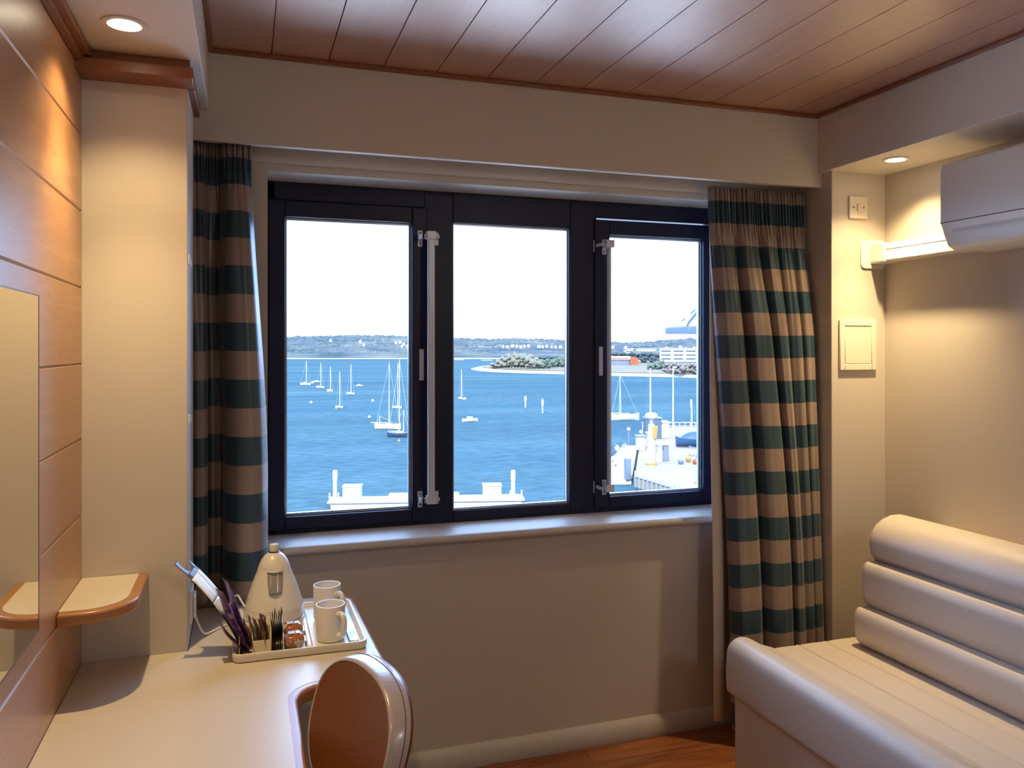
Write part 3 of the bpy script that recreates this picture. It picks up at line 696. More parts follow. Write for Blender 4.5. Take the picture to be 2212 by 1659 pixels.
obj('power_cord', MB().tube(smooth_path(cab), 0.0028, 8), WHITEPL, kt, smooth=80)

# mugs
def make_mug(label, x, y, rot):
    r_ = empty('mug', (0, 0, 0), label, 'mug', 'mugs on the tray')
    prof = [(0.001, 0.0), (0.030, 0.0), (0.0345, 0.002), (0.0375, 0.008), (0.0382, 0.02), (0.0382, 0.0925), (0.0374, 0.0945), (0.0360, 0.0945), (0.0350, 0.092), (0.0348, 0.012), (0.030, 0.006), (0.001, 0.005)]
    b = MB().lathe(prof, (0, 0, 0), 48); b.f = b.f[:-2]; b.mi = b.mi[:-2]
    obj('cup', b, CERAMIC, r_, smooth=60)
    pts = [Vector((0.0365, 0, 0.074)), Vector((0.050, 0, 0.0775)), Vector((0.061, 0, 0.070)), Vector((0.064, 0, 0.050)), Vector((0.060, 0, 0.031)), Vector((0.050, 0, 0.0205)), Vector((0.0365, 0, 0.019))]
    sp_ = smooth_path(pts, 6); obj('handle', MB().tube(sp_, [0.0068 if 3 < i < len(sp_) - 4 else 0.0078 for i in range(len(sp_))], 12), CERAMIC, r_, smooth=80)
    r_.location = (x, y, ZI); r_.rotation_euler = (0, 0, rot); return r_
q = P(714, 1385, Z=ZI); make_mug('white mug at the front of the tray, handle to the right', 0.2175, 2.183, R(-62))
m2 = make_mug('white mug standing behind the other mug', 0.224, 2.345, R(-52)); m2.scale = (1.0, 1.0, 1.06)

# sachets
def packet(name, L_, W_, T_, m, base, lean, yaw, label, cat, group, tilt=0.0):
    """upright pillow packet: local z is its length, seen mostly edge-on; leans by `lean` about Y"""
    b = MB()
    def f(u, v, s):
        th = T_ * (math.sin(math.pi * min(max((v - 0.06) / 0.88, 0), 1)) ** 0.5) * (math.sin(math.pi * u) ** 0.6) * 0.5 + 0.0004
        return Vector((s * th + 0.0015 * math.sin(v * 9 + L_ * 99), (u - 0.5) * W_, v * L_))
    b.grid(lambda u, v: f(u, v, 1), 8, 16); b.grid(lambda u, v: f(u, v, -1), 8, 16)
    M = Matrix.Rotation(yaw, 3, 'Z') @ Matrix.Rotation(lean, 3, 'Y') @ Matrix.Rotation(tilt, 3, 'X')
    b.v = [M @ v for v in b.v]
    o = obj(name, b, m, at=(0, 0, 0), smooth=60); o.location = base
    return tag(o, label, cat, group)
PURPLE = mat('purple_foil', (0.07, 0.015, 0.11), 0.28, 0.6, var=0.5, nscale=60)
def banded(name, c1, c2, sc, thr=0.55, rough=0.35):
    m, nt, b = new_mat(name); L = nt.links.new; b.inputs['Roughness'].default_value = rough
    tc = nt.nodes.new('ShaderNodeTexCoord'); n = nt.nodes.new('ShaderNodeTexNoise'); n.inputs['Scale'].default_value = sc; n.inputs['Detail'].default_value = 2
    L(tc.outputs['Object'], n.inputs['Vector']); r_ = nt.nodes.new('ShaderNodeValToRGB'); r_.color_ramp.elements[0].position = thr - 0.03; r_.color_ramp.elements[1].position = thr + 0.03
    r_.color_ramp.elements[0].color = c1 + (1,); r_.color_ramp.elements[1].color = c2 + (1,); L(n.outputs[0], r_.inputs[0]); L(r_.outputs[0], b.inputs['Base Color']); return m
PURP2 = banded('purple_sachet_print', (0.11, 0.02, 0.18), (0.40, 0.28, 0.55), 70, 0.60)
BROWNS = banded('brown_sachet_print', (0.13, 0.055, 0.022), (0.42, 0.26, 0.14), 110, 0.6)
BLACKS = banded('black_sachet_print', (0.008, 0.007, 0.012), (0.20, 0.17, 0.17), 130, 0.66)
SILVER = mat('silver_foil', (0.55, 0.58, 0.66), 0.25, 0.6, metal=0.7, var=0.1)
def lean_of(dx, dz): return math.atan2(dx, dz)
packet('drink_sachet', 0.187, 0.050, 0.012, PURP2, (0.006, 2.158, ZI), lean_of(-0.068, 0.160), 0.42, 'tall purple drink sachet leaning left, front one of two', 'sachet', 'tall purple sachets')
packet('drink_sachet', 0.196, 0.046, 0.012, PURP2, (0.013, 2.192, ZI), lean_of(-0.058, 0.170), 0.32, 'tall purple drink sachet leaning left, behind the other one', 'sachet', 'tall purple sachets')
packet('drink_sachet', 0.120, 0.036, 0.007, PURPLE, (0.000, 2.142, ZI + 0.002), lean_of(-0.068, 0.098), 0.2, 'dark purple sachet lying lowest under the leaflet', 'sachet', 'tall purple sachets')
xs_ = [0.026, 0.034, 0.041, 0.049, 0.056]; ln = [-0.30, -0.24, -0.20, -0.12, -0.14]; hs = [0.094, 0.098, 0.086, 0.084, 0.096]
for i in range(5):
    packet('sugar_stick', hs[i], 0.032, 0.0075, SILVER if i == 1 else BROWNS, (xs_[i], 2.142 + 0.007 * (i % 3), ZI + 0.001), ln[i], 0.30 + 0.08 * (i - 2),
           'silver-blue topped sachet among the brown ones' if i == 1 else 'brown paper sugar stick in the middle compartment of the holder', 'sachet', 'sticks in the middle compartment')
for i in range(6):
    packet('coffee_sachet', 0.088 + 0.006 * (i % 3), 0.045, 0.0036, BLACKS, (0.0672 + i * 0.0043, 2.158, ZI + 0.001), -0.03 + 0.012 * i, 0.0,
           'black sachet standing in the right compartment of the holder', 'sachet', 'black sachets in the holder')
# biscuits
WRAP = banded('clear_wrapper_over_biscuit', (0.30, 0.115, 0.045), (0.55, 0.48, 0.46), 38, 0.56, 0.12)
def biscuit(x, y, z, ry, label):
    r_ = empty('biscuit_packet', (x, y, z), label, 'biscuit packet', 'biscuit packets on the tray')
    b = MB()
    def f(u, v):
        a = 2 * math.pi * u; t = v * 2 - 1
        rr = (1 - abs(t) ** 3.2) ** 0.5
        wob = 1 + 0.16 * noise.noise(Vector((math.cos(a) * 3, math.sin(a) * 3, t * 4 + x * 50)))
        return Vector((x + 0.0265 * t, y + 0.028 * rr * math.cos(a) * wob, z + 0.0195 * rr * math.sin(a) * wob + 0.0200))
    b.grid(f, 28, 20); o = obj('wrapper', b, WRAP, r_, smooth=70)
    for s in (-1, 1):
        b = MB().box(x + s * 0.0265 - 0.0020, x + s * 0.0265 + 0.0020, y - 0.020, y + 0.020, z + 0.019, z + 0.021); obj('crimped_end', b, SILVER, r_, bevel=0.0004)
    b = MB().box(x - 0.016, x + 0.014, y - 0.010, y + 0.010, z + 0.0390, z + 0.0398)
    obj('paper_label', b, mat('pale_blue_label', (0.55, 0.60, 0.75), 0.3), r_)
biscuit(0.1225, 2.152, ZI, 0, 'wrapped biscuits at the front of the tray')
biscuit(0.1235, 2.222, ZI + 0.003, 0, 'wrapped biscuits lying behind the other packet')
# leaflet leaning out of the holder
WHITEP = mat('white_leaflet_paper', (0.72, 0.76, 0.78), 0.35, 0.4); SLATE = mat('slate_leaflet_print', (0.10, 0.115, 0.19), 0.3, 0.5)
lf = empty('leaflet', (0.0, 2.18, ZI), 'tall folded white and slate leaflet leaning left out of the sachet holder', 'leaflet')
tip = P(384, 1207, Y=2.185); bas = Vector((0.004, 2.185, ZI))
ax = (tip - bas); Ln = ax.length; ax.normalize()
def lp(s, wv):   # s along 0..1, wv across in metres; gentle bow
    q = bas + ax * (s * Ln) + Vector((0.20 * wv, wv * 0.9, 0.16 * wv)) + Vector((0.014, 0, 0.010)) * (4 * s * (1 - s)) * 1.0
    return q
b = MB()
def strip(s0, s1, w0f, w1f, mi, n=10):
    b.grid(lambda u, v: lp(s0 + (s1 - s0) * v, w0f(s0 + (s1 - s0) * v) * (1 - u) + w1f(s0 + (s1 - s0) * v) * u), 4, n, mi=mi)
lowe = lambda s: -0.050; upe = lambda s: 0.050
lp_ = lp
def lp(s_, w_): return lp_(s_, w_ * 0.68)
strip(0.0, 0.40, lowe, upe, 1); strip(0.40, 0.52, lowe, lambda s: -0.05 + 0.10 * (1 - (s - 0.40) / 0.12 * 0.35) - 0.0, 0); 
strip(0.40, 0.52, lambda s: -0.05 + 0.10 * (1 - (s - 0.40) / 0.12 * 0.35), upe, 1); strip(0.52, 0.80, lowe, lambda s: 0.015 + (s - .52) * .02, 0); strip(0.52, 0.80, lambda s: 0.015 + (s - .52) * .02, upe, 1 if False else 0)
strip(0.80, 0.845, lowe, upe, 1)
strip(0.845, 1.0, lowe, lambda s: -0.012 - 0.012 * math.sin((s - 0.845) / 0.155 * math.pi), 1)
strip(0.845, 0.92, lambda s: 0.026 + 0.02 * (s - 0.845) / 0.075, upe, 1)
obj('sheet', b, [WHITEP, SLATE], lf, smooth=70, solid=0.0007)

# ------------------------------------------------------------------ outside
WZ = -12.5
def WP(px, py, z=WZ): return P(px, py, Z=z)
def extmat(name, col, rough=0.8, var=0.15, nscale=0.5, spec=0.2): return mat(name, tuple(c * 0.44 for c in col), rough, spec, var=var, nscale=nscale)
def water_mat():
    m, nt, b = new_mat('harbour_water'); L = nt.links.new
    nt.nodes.remove(b); b = nt.nodes.new('ShaderNodeBsdfDiffuse'); gl = nt.nodes.new('ShaderNodeBsdfGlossy'); gl.inputs['Roughness'].default_value = 0.4; ms = nt.nodes.new('ShaderNodeMixShader'); ms.inputs[0].default_value = 0.015
    L(b.outputs[0], ms.inputs[1]); L(gl.outputs[0], ms.inputs[2]); L(ms.outputs[0], nt.nodes['Material Output'].inputs[0])
    tc = nt.nodes.new('ShaderNodeTexCoord')
    def nz(sc, stretch, det=3):
        mp = nt.nodes.new('ShaderNodeMapping'); mp.inputs['Scale'].default_value = stretch; mp.inputs['Rotation'].default_value = (0, 0, R(-12))
        n = nt.nodes.new('ShaderNodeTexNoise'); n.inputs['Scale'].default_value = sc; n.inputs['Detail'].default_value = det
        L(tc.outputs['Object'], mp.inputs[0]); L(mp.outputs[0], n.inputs['Vector']); return n
    big = nz(0.02, (0.25, 1, 1)); rip = nz(0.9, (0.55, 1.6, 1), 4); mid = nz(0.06, (0.12, 1, 1), 4)
    r1 = nt.nodes.new('ShaderNodeValToRGB'); r1.color_ramp.elements[0].position = 0.32; r1.color_ramp.elements[1].position = 0.68
    r1.color_ramp.elements[0].color = (0.0155, 0.0380, 0.051, 1); r1.color_ramp.elements[1].color = (0.0265, 0.0540, 0.061, 1)
    L(big.outputs[0], r1.inputs[0])
    r2 = nt.nodes.new('ShaderNodeMapRange'); r2.inputs[1].default_value = 0.35; r2.inputs[2].default_value = 0.65; r2.inputs[3].default_value = 0.78; r2.inputs[4].default_value = 1.22; L(rip.outputs[0], r2.inputs[0])
    r3 = nt.nodes.new('ShaderNodeMapRange'); r3.inputs[1].default_value = 0.4; r3.inputs[2].default_value = 0.62; r3.inputs[3].default_value = 0.92; r3.inputs[4].default_value = 1.12; L(mid.outputs[0], r3.inputs[0])
    mu = nt.nodes.new('ShaderNodeMath'); mu.operation = 'MULTIPLY'; L(r2.outputs[0], mu.inputs[0]); L(r3.outputs[0], mu.inputs[1])
    mx = nt.nodes.new('ShaderNodeMix'); mx.data_type = 'RGBA'; mx.blend_type = 'MULTIPLY'; mx.inputs[0].default_value = 1
    L(r1.outputs[0], mx.inputs[6]); L(mu.outputs[0], mx.inputs[7]); L(mx.outputs[2], b.inputs[0])
    bp = nt.nodes.new('ShaderNodeBump'); bp.inputs['Strength'].default_value = 0.25; bp.inputs['Distance'].default_value = 0.3
    L(rip.outputs[0], bp.inputs['Height']); L(bp.outputs[0], b.inputs['Normal'])
    return m
b = MB(); b.grid(lambda u, v: Vector((-4500 + 9500 * u, 6 + 5200 * v * v, WZ)), 30, 60)
struct('reflector', MB().box(-60, 70, 3.6, 46, WZ - 1, -10.8), mat('pale_bounce_surface', (0.78, 0.73, 0.65), 0.8), 'pale promenade at the foot of the building')  # added out of view, throws daylight up onto the ceiling
struct('sea_water', b, water_mat(), 'blue harbour water seen through the window')
BWHITE = extmat('white_boat_paint', (0.62, 0.62, 0.60), 0.4, 0.03); NAVY = extmat('navy_hull_paint', (0.05, 0.07, 0.14), 0.4, 0.05)
OFFW = extmat('weathered_white', (0.52, 0.50, 0.46), 0.7, 0.08, 2); GREYM = extmat('grey_steel', (0.16, 0.20, 0.26), 0.5, 0.1, 1)
SAND = extmat('pale_shingle', (0.36, 0.31, 0.25), 0.9, 0.15, 0.05); GRASS = extmat('dry_grass', (0.170, 0.142, 0.078), 0.95, 0.3, 0.03)
ORANGE = extmat('orange_fascia', (0.42, 0.09, 0.035), 0.6, 0.1); DBLUE = extmat('blue_tarpaulin', (0.03, 0.09, 0.19), 0.5, 0.15, 1)
YELL = extmat('yellow_paint', (0.38, 0.24, 0.06), 0.6, 0.1); GLZ = extmat('dark_blue_windows', (0.06, 0.09, 0.14), 0.3, 0.1)

# hills
ridge = [(400, 733), (560, 731), (615, 731), (650, 730), (700, 729), (730, 728), (760, 727), (800, 728), (850, 728.5), (890, 731), (980, 733.5), (1040, 735), (1060, 736), (1110, 733.5), (1150, 735), (1230, 737.5), (1320, 741), (1350, 743), (1400, 741), (1440, 738.5), (1480, 735.5), (1512, 733.5), (1700, 729), (1850, 728)]
def ridge_y(px):
    for (a, ya), (c_, yc) in zip(ridge[:-1], ridge[1:]):
        if a <= px <= c_: return ya + (yc - ya) * (px - a) / (c_ - a)
    return ridge[0][1] if px < ridge[0][0] else ridge[-1][1]
def hill(u, v):
    px = -1100 + 4200 * u
    k = (px - CX) / FPX; d = Vector((SN + k * CS, CS - k * SN, 0))
    dist = 1085 + (2500 - 1085) * v
    hr = (HZ - ridge_y(px)) / FPX * 2500 + 14.0       # height above the water at the ridge
    z = WZ + 0.5 + (hr) * sm(0.0, 1.0, v ** 0.85)
    q = Vector((px * 0.05, v * 26, 0))
    z += (abs(noise.noise(q)) * 7 + noise.noise(q * 3.1) * 4.5 + noise.noise(q * 6) * 3.2) * sm(0.03, 0.3, v)
    return Vector((d.x * dist, d.y * dist, z))
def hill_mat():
    m, nt, b = new_mat('hazy_winter_woodland'); L = nt.links.new; b.inputs['Roughness'].default_value = 1; b.inputs['Specular IOR Level'].default_value = 0
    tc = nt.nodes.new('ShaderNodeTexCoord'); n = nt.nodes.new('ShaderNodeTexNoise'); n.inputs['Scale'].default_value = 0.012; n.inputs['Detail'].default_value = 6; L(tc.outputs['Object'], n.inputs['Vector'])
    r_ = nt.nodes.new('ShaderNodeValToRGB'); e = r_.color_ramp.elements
    e[0].position = 0.36; e[0].color = (0.024, 0.040, 0.042, 1); e[1].position = 0.66; e[1].color = (0.082, 0.080, 0.078, 1)  # woodland tones with distance haze mixed in as bluish grey
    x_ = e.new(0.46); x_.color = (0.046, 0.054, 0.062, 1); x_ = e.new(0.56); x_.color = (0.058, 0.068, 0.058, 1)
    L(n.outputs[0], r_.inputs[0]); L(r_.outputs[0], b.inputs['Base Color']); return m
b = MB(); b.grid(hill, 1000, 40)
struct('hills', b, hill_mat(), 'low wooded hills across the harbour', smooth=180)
b = MB(); b.grid(lambda u, v: (lambda px, dist: Vector(((SN + (px - CX) / FPX * CS) * dist, (CS - (px - CX) / FPX * SN) * dist, WZ + 0.1 + 1.2 * v)))(-1100 + 2400 * u, 1075 + 14 * v + 5 * math.sin(u * 40)), 60, 3)
struct('far_beach', b, SAND, 'thin pale beach along the far shore')
for (x0, x1, y, nm) in ((975, 1003, 778, 'left'), (1043, 1064, 779, 'right')):
    a = WP(x0, y); c_ = WP(x1, y)
    tag(obj('sand_spit', MB().prism([(a.x, a.y), (c_.x, c_.y), (c_.x, c_.y + 9), (a.x, a.y + 9)], WZ, WZ + 0.9), SAND), 'pale spit lying in front of the far shore, %s of the two' % nm, 'sand spit')

# headland
hp = [WP(x, y) for x, y in ((1016, 797.5), (1030, 800.5), (1060, 803.5), (1120, 806), (1180, 807.5), (1235, 809), (1330, 812), (1420, 814), (1515, 816.5), (1750, 822))]
hb = [WP(x, y) for x, y in ((1750, 779), (1300, 778), (1150, 781), (1085, 785), (1060, 789), (1035, 793), (1020, 795.5))]
poly = [(p.x, p.y) for p in hp + hb]
inn = inset(poly, 5.0)
b = MB(); n = len(poly)
pz = poly if area(poly) > 0 else poly[::-1]
b.add([Vector((p[0], p[1], WZ)) for p in pz] + [Vector((p[0], p[1], WZ + 1.25)) for p in inn], [(i, (i + 1) % n, n + (i + 1) % n, n + i) for i in range(n)] + [tuple(range(n, 2 * n))])
struct('headland_beach', b, SAND, 'pale shingle edge of the headland', smooth=0)
inn2 = inset(poly, 8.0)
struct('headland_grass', MB().prism(inn2, WZ + 1.0, WZ + 1.7), GRASS, 'dry grass on the headland')
def tree_mesh(seed, m):
    b = MB(); rnd = random.Random(seed)
    blobs = [(0, 0, 0.48, 0.36)] + [(rnd.uniform(-.42, .42), rnd.uniform(-.3, .3), rnd.uniform(0.15, 0.85), rnd.uniform(0.09, 0.19)) for _ in range(34)]
    for (x, y, z, r_) in blobs:
        st = len(b.v); b.ball((x, y, z), r_, 14)
        for i in range(st, len(b.v)):
            v = b.v[i]; c0_ = Vector((x, y, z)); d = (v - c0_)
            b.v[i] = c0_ + d * (1 + 0.5 * noise.noise(v * 11 + Vector((seed, 0, 0))))
            if b.v[i].z < 0.06: b.v[i].z = 0.06
    return b
TREEM = [extmat('bare_pale_twigs', (0.19, 0.195, 0.15), 1, 0.3, 3), extmat('grey_green_leaves', (0.115, 0.155, 0.115), 1, 0.35, 3), extmat('bare_brown_twigs', (0.19, 0.17, 0.15), 1, 0.3, 3), extmat('dark_blue_green_leaves', (0.065, 0.095, 0.10), 1, 0.3, 3)]
BARK = extmat('pale_bark', (0.12, 0.10, 0.08), 1)
protos = {}
def tree(px, pybase, h_px, w_px, kind, label, group, zb=WZ + 1.6):
    p = WP(px, pybase, zb); d = math.hypot(p.x, p.y) * math.cos(math.atan2(p.x, p.y) - YAW)
    h = h_px / FPX * d; w_ = w_px / FPX * d
    if kind not in protos:
        r_ = empty('tree', (0, 0, 0), label, 'tree', group)
        obj('crown', tree_mesh(kind * 5 + 1, None), TREEM[kind], r_, smooth=180); obj('trunk', MB().lathe([(0.03, 0), (0.02, 0.5)], (0, 0, 0), 8), BARK, r_)
        protos[kind] = r_
    else:
        r_ = copy_tree(protos[kind])
    r_.location = p; r_.scale = (w_, w_, h); r_.rotation_euler = (0, 0, random.uniform(-.5, .5)); tag(r_, label, 'tree', group)
G1 = 'pale bare trees on the tip of the headland'; G2 = 'grey-green trees on the headland'; G3 = 'brown bare trees in front of the white blocks'; G4 = 'dark trees behind the headland'
for (x, y, h_, w_) in ((1072, 796, 13, 26), (1085, 796, 20, 28), (1098, 796, 27, 30), (1112, 796, 33, 34), (1126, 796, 35, 34), (1139, 796, 33, 34), (1151, 797, 27, 30), (1163, 797, 22, 28)):
    tree(x, y, h_, w_, 0, 'pale bare tree in the clump on the tip of the headland', G1)
for (x, y, h_, w_) in ((1174, 797, 22, 24), (1186, 796, 17, 24), (1200, 794, 22, 22), (1215, 794, 25, 24), (1230, 794, 24, 24), (1408, 799, 15, 20), (1422, 799, 21, 22), (1434, 799, 17, 20)):
    tree(x, y, h_, w_, 1, 'grey-green tree on the headland, right of the pale clump' if x < 1300 else 'grey-green tree on the headland, left below the long white block', G2 if x < 1300 else 'grey-green trees below the long white block')
for x in range(1446, 1560, 13):
    tree(x, 806 + (x % 3), 21 + (x % 5), 26, 2, 'bare brown tree on the shore in front of the long white block', G3)
for x in (1150, 1168, 1192, 1208, 1330, 1346, 1368, 1392, 1411):
    tree(x, 784, 14 + (x % 4) if x < 1300 else 24, 26, 3, 'dark tree behind the headland near the mast-lined boatyard' if x < 1300 else 'dark tree standing above the orange-fronted shop', G4 if x < 1300 else 'dark trees above the shop')

# buildings on the headland
def block(px0, px1, ytop, ybase, dist, depth, floors, bays, label, name='apartment_block', wall=None, nwin=True, roof=True, xskew=0):
    k0, k1 = (px0 - CX) / FPX, (px1 - CX) / FPX
    F = Vector((SN, CS, 0)); Rr = Vector((CS, -SN, 0))
    c0_ = F * dist + Rr * (k0 * dist); zt, zb = EYE + (HZ - ytop) / FPX * dist, EYE + (HZ - ybase) / FPX * dist
    W_ = (k1 - k0) * dist; h_ = zt - zb
    M = Matrix(((Rr.x, F.x, 0), (Rr.y, F.y, 0), (0, 0, 1)))
    org = Vector((c0_.x, c0_.y, zb))
    r_ = empty(name, org, label, 'building')
    b = MB().box(0, W_, 0, depth, 0, h_); b.v = [M @ v + org for v in b.v]; obj('wall', b, wall or OFFW, r_, smooth=0)
    if roof:
        b = MB().box(-0.5, W_ + 0.5, -0.5, depth, h_, h_ + 0.5); b.v = [M @ v + org for v in b.v]; obj('roof', b, OFFW, r_, smooth=0)
    if nwin:
        fh = h_ / (floors + 0.35)
        for f in range(floors):
            for j in range(bays):
                x0_ = W_ * (j + 0.12) / bays; x1_ = W_ * (j + 0.88) / bays
                z0_ = fh * (f + 0.55); b = MB().box(x0_, x1_, -0.25, 0.3, z0_, z0_ + fh * 0.30); b.v = [M @ v + org for v in b.v]
                obj('window', b, GLZ, r_, smooth=0)
    return r_, M, org, W_, h_
block(1352, 1366, 754, 773, 700, 14, 2, 2, 'narrow white block left of the other two white blocks')
block(1375, 1416, 754, 777, 700, 14, 2, 6, 'middle white block with two rows of small windows')
block(1425, 1560, 753, 781, 700, 16, 3, 5, 'long white block with banded windows at the right')
r_, M, org, W_, h_ = block(1296, 1360, 771, 792, 610, 12, 1, 6, 'low shop with a white band above dark glass', 'shop', wall=GREYM, nwin=False)
b = MB().box(-1, W_ + 1, -0.8, 0.2, h_ * 0.70, h_); b.v = [M @ v + org for v in b.v]; obj('fascia', b, OFFW, r_, smooth=0)
b = MB().box(1, W_ - 1, -0.95, 0, h_ * 0.78, h_ * 0.86); b.v = [M @ v + org for v in b.v]; obj('red_stripe', b, ORANGE, r_, smooth=0)
block(1362, 1379, 773, 788, 606, 8, 1, 1, 'bright orange shop front beside the low shop', 'shop', wall=ORANGE, nwin=False, roof=False)
# houses on the hill
hs_ = [(1087, 743.5), (1096, 744), (1107, 742.5), (1116, 743), (1125, 744.5), (1133, 743), (1142, 742), (1164, 743.5), (1172, 744), (1181, 743), (1192, 744), (1200, 744.5), (1211, 744), (1112, 757), (1124, 755), (1131, 757), (1141, 756), (1156, 758), (1163, 759), (1200, 760), (1212, 758), (1222, 757), (1176, 766),
       (714, 731), (778, 733), (786, 740), (855, 735), (864, 734), (872, 738), (880, 743), (868, 743), (1324, 745), (1332, 756), (1340, 757), (1352, 746), (1366, 750), (1440, 747), (1470, 745), (1482, 749), (1500, 747)]
hm = MB().box(-0.5, 0.5, 0, 0.7, 0, 0.6)
ph = None
for i, (x, y) in enumerate(hs_):
    d = 1500.0; q = P(x, y, Y=1.0); v = Vector((q.x, q.y, 0)); k = (x - CX) / FPX
    base_ = Vector(((SN + k * CS) * d, (CS - k * SN) * d, EYE + (HZ - y - 3.4) / FPX * d))
    if ph is None:
        ph = empty('house', (0, 0, 0), 'small white house on the wooded hillside', 'house', 'white houses on the hillside')
        obj('wall', MB().box(-0.5, 0.5, 0, 0.7, -1.5, 0.5), OFFW, ph, smooth=0)
        obj('roof', MB().extrude([(-0.55, 0.5), (0.55, 0.5), (0, 0.85)], -0.05, 0.75, 'XZ'), extmat('slate_roof', (0.20, 0.20, 0.22)), ph, smooth=0)
        o = ph
    else: o = copy_tree(ph)
    o.location = base_; s = (4.2 + 2.6 * ((i * 37) % 5) / 4) / FPX * d; o.scale = (s, s, 3.2 / FPX * d); o.rotation_euler = (0, 0, -YAW)
    tag(o, 'small white house on the wooded hillside', 'house', 'white houses on the hillside')

# boats
def hull_mesh(beam=0.36, free=0.17):
    b = MB(); ns, nr = 14, 6
    def f(u, v):
        t = u * 2 - 1                         # stern -1 .. bow 1
        w_ = beam * 0.5 * (1 - max(0, t) ** 2.2) * (1 - 0.25 * max(0, -t) ** 2)
        a = math.pi * v; sheer = free * (1 + 0.35 * t * t)
        return Vector((t * 0.5, w_ * math.cos(a) * (1 if abs(math.cos(a)) > 0.99 else 0.96), sheer * (1 - math.sin(a)) - 0.03 * math.sin(a)))
    b.grid(f, ns, 10)
    # deck
    b.grid(lambda u, v: Vector((f(u, 0).x, f(u, 0).y * (1 - 2 * v), f(u, 0).z + 0.012 * math.sin(math.pi * v))), ns, 4)
    tr_ = [f(0, v / 10) for v in range(11)]; b.add(tr_, [tuple(range(11))])
    return b
def sailboat(px, py, lpx, mpx, rot, label, hullm=None, masts=((0.08, 1.0),), boom=True, group=None, cabin=True):
    p = WP(px, py); d = p.x * SN + p.y * CS; L_ = lpx / FPX * d; H_ = mpx / FPX * d
    r_ = empty('sailboat', (0, 0, 0), label, 'sailboat', group)
    h = hull_mesh(); h.v = [v * L_ for v in h.v]; obj('hull', h, hullm or BWHITE, r_, smooth=60)
    if cabin:
        c_ = MB().extrude([(-0.12 * L_, 0.16 * L_), (0.20 * L_, 0.17 * L_), (0.14 * L_, 0.225 * L_), (-0.10 * L_, 0.23 * L_)], -0.07 * L_, 0.07 * L_, 'XZ'); obj('cabin', c_, BWHITE, r_, bevel=0.01 * L_)
    t_r = max(0.07, 0.9 / FPX * d)
    for (mx_, mh) in masts:
        obj('mast', MB().tube([(mx_ * L_, 0, 0.1 * L_), (mx_ * L_, 0, H_ * mh)], [t_r, t_r * 0.7], 6), BWHITE, r_)
        rg = MB(); rr = t_r * (0.22 if lpx > 40 else 0.10)
        rg.tube([(mx_ * L_, 0, H_ * mh * 0.98), (0.48 * L_, 0, 0.13 * L_)], rr, 4); rg.tube([(mx_ * L_, 0, H_ * mh * 0.98), (-0.48 * L_, 0, 0.13 * L_)], rr, 4)
        for s in (-1, 1): rg.tube([(mx_ * L_, 0, H_ * mh * 0.9), (mx_ * L_, s * 0.13 * L_, 0.12 * L_)], rr, 4)
        obj('rigging', rg, BWHITE, r_)
        if boom: obj('boom', MB().tube([(mx_ * L_, 0, 0.24 * L_), ((mx_ - 0.36) * L_, 0, 0.25 * L_)], t_r * 0.9, 6), BWHITE, r_)
    r_.location = p; r_.rotation_euler = (0, 0, rot); return r_
def motorboat(px, py, lpx, rot, label, canopy=None):
    p = WP(px, py); d = p.x * SN + p.y * CS; L_ = lpx / FPX * d
    r_ = empty('motorboat', (0, 0, 0), label, 'motorboat')
    h = hull_mesh(0.36, 0.15); h.v = [v * L_ for v in h.v]; obj('hull', h, BWHITE, r_, smooth=60)
    obj('cabin', MB().extrude([(-0.25 * L_, 0.14 * L_), (0.22 * L_, 0.16 * L_), (0.10 * L_, 0.30 * L_), (-0.18 * L_, 0.31 * L_)], -0.11 * L_, 0.11 * L_, 'XZ'), canopy or BWHITE, r_, bevel=0.02 * L_)
    r_.location = p; r_.rotation_euler = (0, 0, rot); return r_
sailboat(660, 832, 22, 53, -0.25, 'white sailboat furthest left in the moored group')
sailboat(692, 838, 17, 54, -0.4, 'small white sailboat in front of the white motorboat')
sailboat(713, 845, 14, 53, -0.7, 'slim white sailboat in the middle of the moored group')
sailboat(733, 881, 17, 78, -0.6, 'white sailboat nearest to the viewer in the left moored group')
sailboat(757, 852, 17, 65, -0.3, 'white sailboat at the right end of the left moored group')
motorboat(684, 826, 15, 0.2, 'white motorboat among the left moored sailboats')
motorboat(776, 834, 14, -0.1, 'small low white boat right of the left moored group')
sailboat(858, 882, 20, 98, -0.5, 'sailboat seen between the masts of the two large yachts')
sailboat(838, 927, 56, 144, -0.42, 'large white two-masted yacht left of the navy hulled yacht', masts=((0.05, 1.0), (-0.32, 0.2)))
sailboat(862, 944, 50, 168, -0.42, 'large yacht with a navy hull beside the white two-master', hullm=NAVY, masts=((0.02, 1.0), (0.0 + 0.20, 0.0 + 0.35)))
sailboat(996, 862, 14, 64, -1.0, 'small sailboat seen end-on in the middle pane')
motorboat(1016, 911, 36, 0.15, 'white motor cruiser in the middle pane')
sailboat(1350, 908, 66, 100, -0.06, 'long white sailboat in the right pane beyond the quay', masts=((-0.17, 1.0),))
bm_ = None
